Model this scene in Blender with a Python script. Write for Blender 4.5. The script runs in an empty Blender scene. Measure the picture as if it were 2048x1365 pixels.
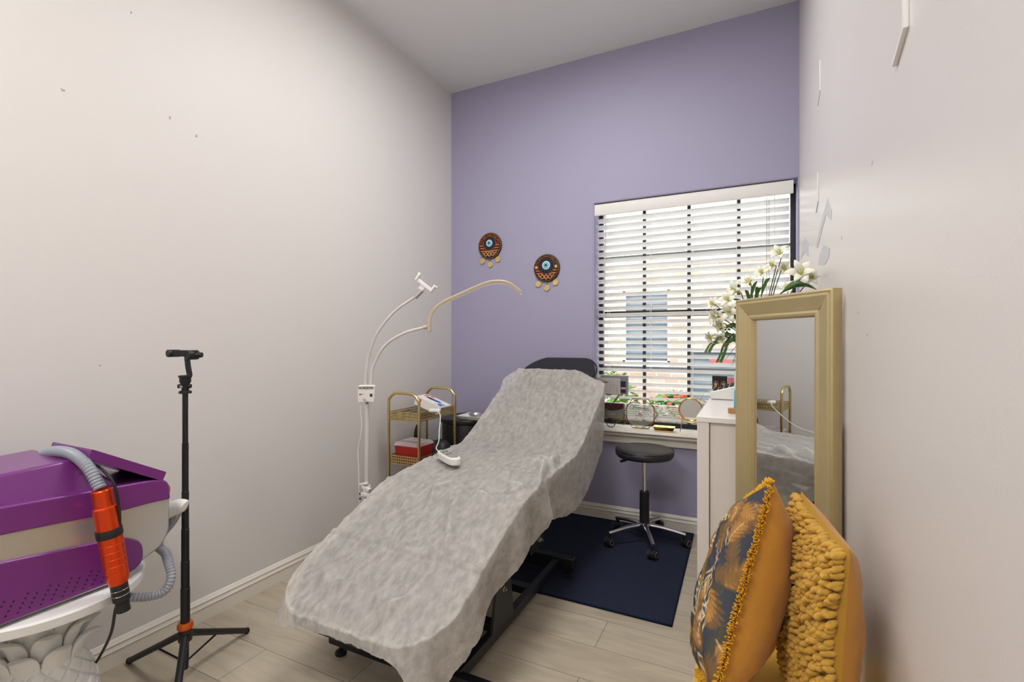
import bpy, math, random
from mathutils import Vector, Matrix, noise as mnoise
PI = math.pi
random.seed(7)
SC = bpy.context.scene
COL = SC.collection

# ------------------------------------------------------------------ camera, sky, lights, exposure
cam_d = bpy.data.cameras.new('camera')
cam_d.sensor_width = 36.0
cam_d.lens = 17.0
cam_d.clip_start = 0.02
cam = bpy.data.objects.new('camera', cam_d)
COL.objects.link(cam)
cam.location = (0.0, 0.0, 1.28)
cam.rotation_euler = (PI / 2, 0.0, math.radians(26.2))
SC.camera = cam

SC.view_settings.view_transform = 'Standard'
SC.view_settings.look = 'None'
SC.view_settings.gamma = 1.0
SC.view_settings.use_curve_mapping = False
SC.view_settings.exposure = 0.36

SKY_STRENGTH = 3.4
FILL_WATTS = 36.0
w = bpy.data.worlds.new('overcast_sky')
SC.world = w
w.use_nodes = True
wn = w.node_tree
wn.nodes.clear()
w_out = wn.nodes.new('ShaderNodeOutputWorld')
w_bg = wn.nodes.new('ShaderNodeBackground')
w_tc = wn.nodes.new('ShaderNodeTexCoord')
w_sep = wn.nodes.new('ShaderNodeSeparateXYZ')
w_ramp = wn.nodes.new('ShaderNodeValToRGB')
w_ramp.color_ramp.elements[0].position = 0.0
w_ramp.color_ramp.elements[0].color = (0.95, 0.97, 1.0, 1)
w_ramp.color_ramp.elements[1].position = 0.7
w_ramp.color_ramp.elements[1].color = (0.80, 0.90, 1.0, 1)
wn.links.new(w_tc.outputs['Generated'], w_sep.inputs[0])
wn.links.new(w_sep.outputs['Z'], w_ramp.inputs[0])
wn.links.new(w_ramp.outputs[0], w_bg.inputs[0])
w_bg.inputs[1].default_value = SKY_STRENGTH
wn.links.new(w_bg.outputs[0], w_out.inputs[0])

def area_light(name, loc, rot, sx, sy, watts, color, portal=False):
    d = bpy.data.lights.new(name, 'AREA')
    d.shape = 'RECTANGLE'
    d.size = sx
    d.size_y = sy
    d.energy = watts
    d.color = color
    o = bpy.data.objects.new(name, d)
    o.location = loc
    o.rotation_euler = rot
    COL.objects.link(o)
    if portal:
        d.cycles.is_portal = True
    return o

# daylight enters by the window; the portal only guides its sampling
area_light('window_portal', (-0.38, 3.68, 1.47), (-PI / 2, 0, 0), 1.35, 1.7, 1, (1, 1, 1), True)
# added fill light: an unseen ceiling panel behind the camera, evens the room
area_light('fill_panel', (-1.0, -0.6, 3.30), (0, 0, 0), 1.16, 0.58, FILL_WATTS, (1.0, 0.988, 0.972))

# ------------------------------------------------------------------ materials
def lin(c):
    return tuple(((v / 12.92) if v <= 0.04045 else ((v + 0.055) / 1.055) ** 2.4) for v in c)

def rgb(r, g, b):
    return lin((r / 255, g / 255, b / 255)) + (1.0,)

def mat(name, col, rough=0.5, metal=0.0, spec=0.5, bump=0.0, bscale=200.0, var=0.0, vscale=4.0, coat=0.0,
        trans=0.0, ior=1.45, alpha=1.0, stretch=None, sheen=0.0):
    m = bpy.data.materials.new(name)
    m.use_nodes = True
    nt = m.node_tree
    b = nt.nodes['Principled BSDF']
    b.inputs['Base Color'].default_value = col
    b.inputs['Roughness'].default_value = rough
    b.inputs['Metallic'].default_value = metal
    b.inputs['Specular IOR Level'].default_value = spec
    b.inputs['Coat Weight'].default_value = coat
    b.inputs['Coat Roughness'].default_value = 0.08
    b.inputs['Transmission Weight'].default_value = trans
    b.inputs['IOR'].default_value = ior
    b.inputs['Alpha'].default_value = alpha
    b.inputs['Sheen Weight'].default_value = sheen
    if bump or var:
        tc = nt.nodes.new('ShaderNodeTexCoord')
        mp = nt.nodes.new('ShaderNodeMapping')
        nt.links.new(tc.outputs['Object'], mp.inputs[0])
        if stretch:
            mp.inputs['Scale'].default_value = stretch
    if bump:
        n = nt.nodes.new('ShaderNodeTexNoise')
        n.inputs['Scale'].default_value = bscale
        n.inputs['Detail'].default_value = 4
        nt.links.new(mp.outputs[0], n.inputs[0])
        bp = nt.nodes.new('ShaderNodeBump')
        bp.inputs['Strength'].default_value = bump
        bp.inputs['Distance'].default_value = 0.003
        nt.links.new(n.outputs[0], bp.inputs['Height'])
        nt.links.new(bp.outputs[0], b.inputs['Normal'])
    if var:
        n2 = nt.nodes.new('ShaderNodeTexNoise')
        n2.inputs['Scale'].default_value = vscale
        n2.inputs['Detail'].default_value = 5
        nt.links.new(mp.outputs[0], n2.inputs[0])
        mx = nt.nodes.new('ShaderNodeMixRGB')
        mx.inputs[1].default_value = tuple(c * (1 - var) for c in col[:3]) + (1,)
        mx.inputs[2].default_value = tuple(min(1, c * (1 + var)) for c in col[:3]) + (1,)
        nt.links.new(n2.outputs[0], mx.inputs[0])
        nt.links.new(mx.outputs[0], b.inputs['Base Color'])
    return m

M = {}
M['white_wall'] = mat('white_wall_paint', rgb(221, 217, 214), 0.55, bump=0.12, bscale=260, var=0.012, vscale=1.2)
M['right_wall'] = mat('semi_gloss_wall_paint', rgb(220, 216, 214), 0.33, bump=0.15, bscale=240, var=0.012, vscale=1.2)
M['purple_wall'] = mat('lilac_wall_paint', rgb(165, 161, 187), 0.6, bump=0.12, bscale=260, var=0.02, vscale=1.5)
M['ceiling'] = mat('ceiling_paint', rgb(232, 233, 232), 0.75, bump=0.15, bscale=180)
M['trim'] = mat('cream_trim_paint', rgb(232, 226, 214), 0.35, var=0.02, vscale=9)
M['grey_patch'] = mat('bare_grey_plaster', rgb(206, 207, 211), 0.7, var=0.05, vscale=30)
M['scuff'] = mat('dark_scuff', rgb(178, 170, 163), 0.7)
M['white_plastic'] = mat('white_plastic', rgb(236, 234, 230), 0.35)
M['blind'] = mat('white_blind_slat', rgb(244, 243, 240), 0.4)
M['black_alu'] = mat('black_window_frame', rgb(40, 40, 42), 0.45)
M['grey_alu'] = mat('grey_muntin', rgb(120, 124, 128), 0.45)
M['glass'] = mat('window_glass', (1, 1, 1, 1), 0.0, trans=1.0, ior=1.02, spec=0.2)
M['black_metal'] = mat('black_powder_coat', rgb(26, 27, 32), 0.38, bump=0.03, bscale=400)
M['black_plastic'] = mat('black_plastic', rgb(30, 30, 32), 0.45)
M['black_vinyl'] = mat('black_vinyl', rgb(28, 28, 31), 0.38, bump=0.12, bscale=350)
M['seat_vinyl'] = mat('smooth_black_vinyl', rgb(34, 34, 37), 0.40, spec=0.9)
M['chrome'] = mat('chrome', rgb(225, 226, 230), 0.09, metal=1.0)
M['steel'] = mat('brushed_steel', rgb(190, 188, 184), 0.3, metal=1.0)
M['gold'] = mat('brushed_gold', rgb(214, 192, 136), 0.28, metal=1.0, var=0.06, vscale=20)
M['gold_bright'] = mat('polished_gold', rgb(222, 186, 104), 0.16, metal=1.0)
M['gold_frame'] = mat('champagne_gold_paint', rgb(198, 181, 137), 0.4, metal=0.5, var=0.05, vscale=25, bump=0.06, bscale=150)
M['mirror'] = mat('mirror_glass', (0.86, 0.88, 0.88, 1), 0.015, metal=1.0)
M['purple'] = mat('glossy_purple_shell', rgb(116, 46, 122), 0.28, coat=0.25, var=0.03, vscale=6)
M['silver'] = mat('pearl_silver_shell', rgb(200, 200, 200), 0.28, metal=0.7)
M['orange_metal'] = mat('anodised_orange', rgb(226, 74, 28), 0.28, metal=0.7)
M['orange_plastic'] = mat('orange_collar', rgb(214, 96, 30), 0.4, metal=0.3)
M['hose'] = mat('grey_corrugated_hose', rgb(150, 154, 164), 0.4)
M['red_plastic'] = mat('red_plastic', rgb(198, 28, 24), 0.3)
M['plaster'] = mat('white_painted_resin', rgb(232, 232, 230), 0.45, bump=0.2, bscale=50, var=0.04, vscale=14)
M['beige_gold'] = mat('pale_gold_lamp', rgb(198, 184, 160), 0.4, metal=0.25)
M['diffuser'] = mat('lamp_diffuser', rgb(240, 236, 224), 0.5)
M['lamp_white'] = mat('ivory_tube', rgb(208, 204, 200), 0.4)
M['navy_rug'] = mat('navy_rug_pile', rgb(44, 48, 66), 0.95, bump=0.8, bscale=420, var=0.14, vscale=60, spec=0.1)
M['navy_edge'] = mat('navy_rug_binding', rgb(24, 31, 54), 0.9, bump=0.5, bscale=300, spec=0.1)
M['cabinet'] = mat('white_laminate', rgb(232, 226, 220), 0.35)
M['cabinet_top'] = mat('white_gloss_laminate', rgb(236, 234, 230), 0.22)
M['rubber'] = mat('black_rubber', rgb(24, 24, 25), 0.7)
M['grey_rubber'] = mat('grey_castor_tread', rgb(96, 92, 88), 0.6)
M['red_box'] = mat('red_tub', rgb(168, 34, 26), 0.35)
M['clear_lid'] = mat('clear_frosted_lid', rgb(240, 230, 230), 0.25, alpha=0.42)
M['card_white'] = mat('white_card', rgb(238, 238, 238), 0.5)
M['card_red'] = mat('red_print', rgb(214, 60, 54), 0.5)
M['card_blue'] = mat('blue_print', rgb(70, 120, 200), 0.5)
M['blue_glove'] = mat('blue_nitrile', rgb(40, 90, 170), 0.45)
M['dark_slot'] = mat('dark_slot', rgb(22, 24, 34), 0.6)
M['black_bag'] = mat('dark_pouch', rgb(44, 46, 50), 0.45, bump=0.3, bscale=60)
M['grey_pad'] = mat('grey_keypad', rgb(150, 148, 142), 0.5)
M['grey_card'] = mat('grey_box_card', rgb(186, 180, 174), 0.5)
M['grey_card_dark'] = mat('dark_grey_box_card', rgb(134, 132, 134), 0.5)
M['navy_print'] = mat('navy_print', rgb(26, 38, 66), 0.45)
M['pink_print'] = mat('pink_print', rgb(226, 142, 138), 0.45)
M['ink'] = mat('black_ink', rgb(32, 30, 30), 0.6)
M['plum'] = mat('plum_leather', rgb(66, 34, 40), 0.4)
M['pink_card'] = mat('pink_card', rgb(222, 140, 150), 0.45)
M['cyan_card'] = mat('cyan_card', rgb(96, 190, 208), 0.4)
M['purple_print'] = mat('violet_print', rgb(70, 40, 150), 0.4)
M['skin_print'] = mat('portrait_tint', rgb(206, 158, 128), 0.5)
M['wood'] = mat('oak_block', rgb(178, 132, 76), 0.5, var=0.12, vscale=30)
M['yellow_paper'] = mat('yellow_paper', rgb(220, 200, 150), 0.6)
M['acrylic'] = mat('frosted_acrylic', rgb(226, 226, 228), 0.2, alpha=0.7)
M['clear_acrylic'] = mat('clear_acrylic', (1, 1, 1, 1), 0.02, alpha=0.12)
M['sign_ink'] = mat('dark_gold_script', rgb(70, 56, 24), 0.4, metal=0.4)
M['sign_gold'] = mat('gold_script', rgb(196, 160, 70), 0.35, metal=0.7)
M['dark_gold'] = mat('antique_gold_wire', rgb(140, 116, 60), 0.3, metal=1.0)
M['petal'] = mat('cream_petal', rgb(240, 238, 220), 0.6, var=0.04, vscale=40)
M['petal_core'] = mat('yellow_green_throat', rgb(196, 196, 86), 0.6)
M['leaf'] = mat('green_leaf', rgb(72, 112, 52), 0.5, var=0.2, vscale=30)
M['stem'] = mat('dark_stem', rgb(60, 76, 56), 0.6)
M['mustard'] = mat('mustard_velvet', rgb(190, 130, 40), 0.75, sheen=0.2, var=0.12, vscale=7, bump=0.15, bscale=160)
M['mustard_seat'] = mat('yellow_velvet', rgb(222, 172, 24), 0.75, sheen=0.4, var=0.08, vscale=6, bump=0.15, bscale=160)
M['shag'] = mat('mustard_chenille', rgb(200, 154, 58), 0.9, sheen=0.2, var=0.32, vscale=50, bump=0.6, bscale=250)
M['shag_base'] = mat('mustard_backing', rgb(176, 132, 44), 0.9)
M['fringe'] = mat('marigold_fringe', rgb(226, 168, 34), 0.85, var=0.2, vscale=60)
M['navy_disc'] = mat('navy_enamel', rgb(26, 28, 58), 0.18)
M['dark_disc'] = mat('dark_beaded_felt', rgb(34, 24, 24), 0.6)
M['bead_gold'] = mat('gold_bead', rgb(206, 168, 104), 0.3, metal=0.7)
M['maroon'] = mat('maroon_bead', rgb(116, 30, 22), 0.4)
M['rust'] = mat('rust_bead', rgb(176, 84, 32), 0.45)
M['olive'] = mat('olive_bead', rgb(122, 100, 34), 0.45)
M['peach'] = mat('peach_bead', rgb(232, 188, 136), 0.4)
M['eye_white'] = mat('eye_white_enamel', rgb(214, 232, 234), 0.15)
M['eye_blue'] = mat('eye_sky_enamel', rgb(120, 190, 206), 0.15)
M['eye_dark'] = mat('eye_pupil_enamel', rgb(16, 34, 50), 0.15)
M['coin'] = mat('hammered_gold_coin', rgb(214, 190, 124), 0.3, metal=0.8, bump=0.8, bscale=260)
M['purse'] = mat('grey_box', rgb(128, 122, 114), 0.5)
M['table_light'] = None

def floor_material():
    m = bpy.data.materials.new('greige_oak_planks')
    m.use_nodes = True
    nt = m.node_tree
    b = nt.nodes['Principled BSDF']
    tc = nt.nodes.new('ShaderNodeTexCoord')
    mp = nt.nodes.new('ShaderNodeMapping')
    mp.inputs['Location'].default_value = (0.13, 0.085, 0)
    nt.links.new(tc.outputs['Object'], mp.inputs[0])
    br = nt.nodes.new('ShaderNodeTexBrick')
    br.offset = 0.37
    br.inputs['Scale'].default_value = 1.0
    br.inputs['Brick Width'].default_value = 1.22
    br.inputs['Row Height'].default_value = 0.205
    br.inputs['Mortar Size'].default_value = 0.0016
    br.inputs['Mortar Smooth'].default_value = 0.2
    br.inputs['Color1'].default_value = rgb(196, 185, 165)
    br.inputs['Color2'].default_value = rgb(184, 172, 152)
    br.inputs['Mortar'].default_value = rgb(128, 116, 100)
    nt.links.new(mp.outputs[0], br.inputs['Vector'])
    mp2 = nt.nodes.new('ShaderNodeMapping')
    mp2.inputs['Scale'].default_value = (1.3, 8, 1)
    nt.links.new(tc.outputs['Object'], mp2.inputs[0])
    n = nt.nodes.new('ShaderNodeTexNoise')
    n.inputs['Scale'].default_value = 3.0
    n.inputs['Detail'].default_value = 8
    n.inputs['Distortion'].default_value = 0.8
    nt.links.new(mp2.outputs[0], n.inputs[0])
    rp = nt.nodes.new('ShaderNodeValToRGB')
    rp.color_ramp.elements[0].position = 0.3
    rp.color_ramp.elements[0].color = (0.70, 0.68, 0.65, 1)
    rp.color_ramp.elements[1].position = 0.75
    rp.color_ramp.elements[1].color = (1.1, 1.1, 1.1, 1)
    nt.links.new(n.outputs[0], rp.inputs[0])
    mx = nt.nodes.new('ShaderNodeMixRGB')
    mx.blend_type = 'MULTIPLY'
    mx.inputs[0].default_value = 0.72
    nt.links.new(br.outputs['Color'], mx.inputs[1])
    nt.links.new(rp.outputs[0], mx.inputs[2])
    nt.links.new(mx.outputs[0], b.inputs['Base Color'])
    b.inputs['Roughness'].default_value = 0.42
    bp = nt.nodes.new('ShaderNodeBump')
    bp.inputs['Strength'].default_value = 0.25
    bp.inputs['Distance'].default_value = 0.002
    nt.links.new(br.outputs['Fac'], bp.inputs['Height'])
    bp.invert = True
    nt.links.new(bp.outputs[0], b.inputs['Normal'])
    return m
M['floor'] = floor_material()

def sheet_material():
    m = bpy.data.materials.new('nonwoven_sheet')
    m.use_nodes = True
    nt = m.node_tree
    b = nt.nodes['Principled BSDF']
    out = nt.nodes['Material Output']
    tc = nt.nodes.new('ShaderNodeTexCoord')
    mp = nt.nodes.new('ShaderNodeMapping')
    mp.inputs['Rotation'].default_value = (0, 0, 0.6)
    mp.inputs['Scale'].default_value = (1.0, 0.45, 0.7)
    nt.links.new(tc.outputs['Object'], mp.inputs[0])
    n = nt.nodes.new('ShaderNodeTexNoise')
    n.inputs['Scale'].default_value = 40
    n.inputs['Detail'].default_value = 8
    n.inputs['Roughness'].default_value = 0.62
    nt.links.new(mp.outputs[0], n.inputs[0])
    rp = nt.nodes.new('ShaderNodeValToRGB')
    rp.color_ramp.elements[0].position = 0.32
    rp.color_ramp.elements[0].color = (0.57, 0.57, 0.57, 1)
    rp.color_ramp.elements[1].position = 0.66
    rp.color_ramp.elements[1].color = (0.87, 0.87, 0.87, 1)
    nt.links.new(n.outputs[0], rp.inputs[0])
    b.inputs['Base Color'].default_value = rgb(236, 231, 224)
    b.inputs['Roughness'].default_value = 0.75
    b.inputs['Specular IOR Level'].default_value = 0.25
    n2 = nt.nodes.new('ShaderNodeTexNoise')
    n2.inputs['Scale'].default_value = 90
    n2.inputs['Detail'].default_value = 4
    nt.links.new(tc.outputs['Object'], n2.inputs[0])
    bp = nt.nodes.new('ShaderNodeBump')
    bp.inputs['Strength'].default_value = 0.12
    bp.inputs['Distance'].default_value = 0.003
    nt.links.new(n2.outputs[0], bp.inputs['Height'])
    nt.links.new(bp.outputs[0], b.inputs['Normal'])
    tl = nt.nodes.new('ShaderNodeBsdfTranslucent')
    tl.inputs[0].default_value = rgb(236, 236, 234)
    ms = nt.nodes.new('ShaderNodeMixShader')
    ms.inputs[0].default_value = 0.42
    nt.links.new(b.outputs[0], ms.inputs[1])
    nt.links.new(tl.outputs[0], ms.inputs[2])
    tr = nt.nodes.new('ShaderNodeBsdfTransparent')
    m2 = nt.nodes.new('ShaderNodeMixShader')
    nt.links.new(rp.outputs[0], m2.inputs[0])
    nt.links.new(tr.outputs[0], m2.inputs[1])
    nt.links.new(ms.outputs[0], m2.inputs[2])
    nt.links.new(m2.outputs[0], out.inputs[0])
    return m
M['sheet'] = sheet_material()

def attr_material(name, rough=0.9, sheen=0.0, bump=0.15, bscale=200):
    m = mat(name, (1, 1, 1, 1), rough, bump=bump, bscale=bscale, sheen=sheen)
    nt = m.node_tree
    nt.nodes['Principled BSDF'].inputs['Specular IOR Level'].default_value = 0.1
    a = nt.nodes.new('ShaderNodeAttribute')
    a.attribute_name = 'print'
    nt.links.new(a.outputs['Color'], nt.nodes['Principled BSDF'].inputs['Base Color'])
    return m
M['leaf_print'] = attr_material('leaf_print_fabric')

def brick_material():
    m = bpy.data.materials.new('pale_brick')
    m.use_nodes = True
    nt = m.node_tree
    b = nt.nodes['Principled BSDF']
    tc = nt.nodes.new('ShaderNodeTexCoord')
    sx = nt.nodes.new('ShaderNodeSeparateXYZ')
    cx = nt.nodes.new('ShaderNodeCombineXYZ')
    nt.links.new(tc.outputs['Object'], sx.inputs[0])
    nt.links.new(sx.outputs['X'], cx.inputs['X'])
    nt.links.new(sx.outputs['Z'], cx.inputs['Y'])
    br = nt.nodes.new('ShaderNodeTexBrick')
    br.inputs['Scale'].default_value = 1.0
    br.inputs['Brick Width'].default_value = 0.21
    br.inputs['Row Height'].default_value = 0.075
    br.inputs['Mortar Size'].default_value = 0.008
    br.inputs['Color1'].default_value = rgb(206, 178, 158)
    br.inputs['Color2'].default_value = rgb(186, 146, 124)
    br.inputs['Mortar'].default_value = rgb(212, 204, 192)
    nt.links.new(cx.outputs[0], br.inputs['Vector'])
    nt.links.new(br.outputs[0], b.inputs['Base Color'])
    b.inputs['Roughness'].default_value = 0.9
    return m
M['brick'] = brick_material()
M['out_glass'] = mat('dark_reflecting_glass', rgb(104, 112, 118), 0.15)
M['out_blind'] = mat('pale_blue_shutter', rgb(132, 142, 148), 0.6)
M['out_white'] = mat('cream_outdoor_trim', rgb(228, 220, 206), 0.6)
M['roof_tile'] = mat('pale_clay_tile', rgb(206, 192, 184), 0.8, var=0.1, vscale=3)
M['paving'] = mat('pale_paving', rgb(206, 198, 184), 0.9, var=0.06, vscale=4)
M['shrub'] = mat('shrub_leaf', rgb(86, 128, 52), 0.7, var=0.35, vscale=9)
M['red_flower'] = mat('red_blossom', rgb(206, 70, 60), 0.7)
M['sign_pink'] = mat('red_sign_board', rgb(158, 92, 90), 0.6)

# ------------------------------------------------------------------ mesh helpers
def V(*a):
    return Vector(a)

def spline(pts, n=8, closed=False):
    """Catmull-Rom through the points."""
    P = [Vector(p) for p in pts]
    out = []
    m = len(P)
    rng = m if closed else m - 1
    for i in range(rng):
        if closed:
            p0, p1, p2, p3 = P[(i - 1) % m], P[i], P[(i + 1) % m], P[(i + 2) % m]
        else:
            p1, p2 = P[i], P[i + 1]
            p0 = P[i - 1] if i > 0 else p1 * 2 - p2
            p3 = P[i + 2] if i + 2 < m else p2 * 2 - p1
        for k in range(n):
            t = k / n
            out.append(0.5 * ((2 * p1) + (p2 - p0) * t + (2 * p0 - 5 * p1 + 4 * p2 - p3) * t * t + (3 * p1 - p0 - 3 * p2 + p3) * t ** 3))
    if not closed:
        out.append(P[-1].copy())
    return out

class MB:
    def __init__(self):
        self.v = []
        self.f = []
        self.c = None
    def add(self, vs, fs):
        k = len(self.v)
        self.v += [Vector(p) for p in vs]
        self.f += [tuple(i + k for i in f) for f in fs]
        return self
    def box(self, c, s, rot=None):
        c = Vector(c)
        R = Matrix.Identity(3) if rot is None else rot
        vs = []
        for dx in (-.5, .5):
            for dy in (-.5, .5):
                for dz in (-.5, .5):
                    vs.append(c + R @ Vector((dx * s[0], dy * s[1], dz * s[2])))
        return self.add(vs, [(0, 1, 3, 2), (4, 6, 7, 5), (0, 4, 5, 1), (2, 3, 7, 6), (0, 2, 6, 4), (1, 5, 7, 3)])
    def bx(self, x0, x1, y0, y1, z0, z1):
        return self.box(((x0 + x1) / 2, (y0 + y1) / 2, (z0 + z1) / 2), (x1 - x0, y1 - y0, z1 - z0))
    def prism(self, poly, axis, a, b):
        """poly: 2-D points in the other two axes (cyclic order), extruded a..b along axis."""
        def mk(p, t):
            if axis == 'x':
                return (t, p[0], p[1])
            if axis == 'y':
                return (p[0], t, p[1])
            return (p[0], p[1], t)
        n = len(poly)
        vs = [mk(p, a) for p in poly] + [mk(p, b) for p in poly]
        fs = [tuple(range(n)), tuple(range(2 * n - 1, n - 1, -1))]
        for i in range(n):
            j = (i + 1) % n
            fs.append((i, i + n, j + n, j))
        return self.add(vs, fs)
    def tube(self, path, r, seg=12, caps=True, closed=False, flat=None, up=None):
        """r: number or function of 0..1; flat=(a,b) half sizes gives a rectangular section."""
        P = [Vector(p) for p in path]
        n = len(P)
        T = []
        for i in range(n):
            if closed:
                t = P[(i + 1) % n] - P[(i - 1) % n]
            else:
                t = P[min(i + 1, n - 1)] - P[max(i - 1, 0)]
            T.append(t.normalized())
        ref = Vector(up) if up else (Vector((0, 0, 1)) if abs(T[0].z) < 0.9 else Vector((1, 0, 0)))
        nrm = (ref - T[0] * ref.dot(T[0])).normalized()
        vs = []
        for i in range(n):
            if up:
                nrm = (ref - T[i] * ref.dot(T[i])).normalized()
            else:
                nrm = (nrm - T[i] * nrm.dot(T[i])).normalized()
            bi = T[i].cross(nrm)
            if flat:
                for (a, b) in ((1, 1), (-1, 1), (-1, -1), (1, -1)):
                    vs.append(P[i] + nrm * a * flat[0] + bi * b * flat[1])
            else:
                rr = r(i / (n - 1)) if callable(r) else r
                for k in range(seg):
                    a = 2 * PI * k / seg
                    vs.append(P[i] + (nrm * math.cos(a) + bi * math.sin(a)) * rr)
        s = 4 if flat else seg
        fs = []
        for i in range(n if closed else n - 1):
            i2 = (i + 1) % n
            for k in range(s):
                k2 = (k + 1) % s
                fs.append((i * s + k, i * s + k2, i2 * s + k2, i2 * s + k))
        if caps and not closed:
            fs.append(tuple(range(s - 1, -1, -1)))
            fs.append(tuple((n - 1) * s + k for k in range(s)))
        return self.add(vs, fs)
    def cyl(self, a, b, r, seg=20, r2=None):
        r2 = r if r2 is None else r2
        return self.tube([a, b], lambda t: r + (r2 - r) * t, seg)
    def lathe(self, prof, c=(0, 0, 0), seg=28, axis=(0, 0, 1)):
        """prof: list of (radius, height) along axis."""
        ax = Vector(axis).normalized()
        ref = Vector((1, 0, 0)) if abs(ax.x) < 0.9 else Vector((0, 0, 1))
        n1 = (ref - ax * ref.dot(ax)).normalized()
        n2 = ax.cross(n1)
        c = Vector(c)
        vs = []
        for (r, h) in prof:
            for k in range(seg):
                a = 2 * PI * k / seg
                vs.append(c + ax * h + (n1 * math.cos(a) + n2 * math.sin(a)) * r)
        fs = []
        m = len(prof)
        for i in range(m - 1):
            for k in range(seg):
                k2 = (k + 1) % seg
                fs.append((i * seg + k, i * seg + k2, (i + 1) * seg + k2, (i + 1) * seg + k))
        if prof[0][0] > 1e-6:
            fs.append(tuple(range(seg - 1, -1, -1)))
        if prof[-1][0] > 1e-6:
            fs.append(tuple((m - 1) * seg + k for k in range(seg)))
        return self.add(vs, fs)
    def ball(self, c, r, seg=12, rings=8, rot=None):
        c = Vector(c)
        if not hasattr(r, '__len__'):
            r = (r, r, r)
        R = rot or Matrix.Identity(3)
        vs = [c + R @ Vector((0, 0, r[2]))]
        for i in range(1, rings):
            th = PI * i / rings
            for k in range(seg):
                a = 2 * PI * k / seg
                vs.append(c + R @ Vector((r[0] * math.sin(th) * math.cos(a), r[1] * math.sin(th) * math.sin(a), r[2] * math.cos(th))))
        vs.append(c + R @ Vector((0, 0, -r[2])))
        fs = []
        for k in range(seg):
            fs.append((0, 1 + k, 1 + (k + 1) % seg))
        for i in range(rings - 2):
            for k in range(seg):
                a = 1 + i * seg + k
                b = 1 + i * seg + (k + 1) % seg
                fs.append((a, a + seg, b + seg, b))
        last = len(vs) - 1
        o = 1 + (rings - 2) * seg
        for k in range(seg):
            fs.append((last, o + (k + 1) % seg, o + k))
        return self.add(vs, fs)
    def grid(self, fn, nu, nv, wrap_u=False):
        vs = [fn(i / nu, j / nv) for j in range(nv + 1) for i in range(nu + 1)]
        fs = []
        for j in range(nv):
            for i in range(nu):
                a = j * (nu + 1) + i
                fs.append((a, a + 1, a + nu + 2, a + nu + 1))
        return self.add(vs, fs)
    def torus(self, c, R, r, axis=(0, 0, 1), seg=40, sec=10, sx=1.0):
        ax = Vector(axis).normalized()
        ref = Vector((1, 0, 0)) if abs(ax.x) < 0.9 else Vector((0, 0, 1))
        n1 = (ref - ax * ref.dot(ax)).normalized()
        n2 = ax.cross(n1)
        c = Vector(c)
        path = [c + n1 * math.cos(2 * PI * k / seg) * R * sx + n2 * math.sin(2 * PI * k / seg) * R for k in range(seg)]
        return self.tube(path, r, sec, closed=True)

def finish(o, bevel=0.0, smooth=35, solid=0.0, subsurf=0, bseg=2, offset=0.0):
    me = o.data
    if smooth:
        me.shade_smooth()
        me.set_sharp_from_angle(angle=math.radians(smooth))
    if solid:
        m = o.modifiers.new('solid', 'SOLIDIFY')
        m.thickness = solid
        m.offset = offset
    if bevel:
        m = o.modifiers.new('bevel', 'BEVEL')
        m.width = bevel
        m.segments = bseg
        m.limit_method = 'ANGLE'
        m.angle_limit = math.radians(40)
        m.harden_normals = False
    if subsurf:
        m = o.modifiers.new('sub', 'SUBSURF')
        m.levels = subsurf
        m.render_levels = subsurf
    return o

def base_of(parent):
    p = Vector((0, 0, 0))
    while parent is not None:
        p += parent.location
        parent = parent.parent
    return p

def obj(name, mb, m, parent=None, loc=None, local=False, **kw):
    """mesh verts are world coordinates unless local; the object keeps its origin at its thing's base (or loc)."""
    if parent is not None:
        off = Vector((0, 0, 0)) if local else base_of(parent)
        oloc = Vector((0, 0, 0))
    else:
        oloc = Vector(loc) if loc else Vector((0, 0, 0))
        off = Vector((0, 0, 0)) if local else oloc
    me = bpy.data.meshes.new(name)
    me.from_pydata([tuple(v - off) for v in mb.v], [], mb.f)
    me.validate()
    me.update()
    import bmesh
    b = bmesh.new()
    b.from_mesh(me)
    bmesh.ops.recalc_face_normals(b, faces=b.faces)
    b.to_mesh(me)
    b.free()
    me.materials.append(m)
    o = bpy.data.objects.new(name, me)
    COL.objects.link(o)
    o.location = oloc
    if parent is not None:
        o.parent = parent
    finish(o, **kw)
    return o

def thing(name, label, cat, loc=(0, 0, 0), rotz=0.0, group=None):
    o = bpy.data.objects.new(name, None)
    o.empty_display_size = 0.05
    COL.objects.link(o)
    o.location = loc
    o.rotation_euler = (0, 0, rotz)
    return tag(o, label, cat, group)

def tag(o, label, cat, group=None):
    o['label'] = label
    o['category'] = cat
    if group:
        o['group'] = group
    return o

def struct(o):
    o['kind'] = 'structure'
    return o

def lab(o, label):
    o['label'] = label
    return o

def copy_tree(o, parent=None):
    c = o.copy()
    COL.objects.link(c)
    if parent is not None:
        c.parent = parent
    for ch in list(o.children):
        copy_tree(ch, c)
    return c

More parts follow.
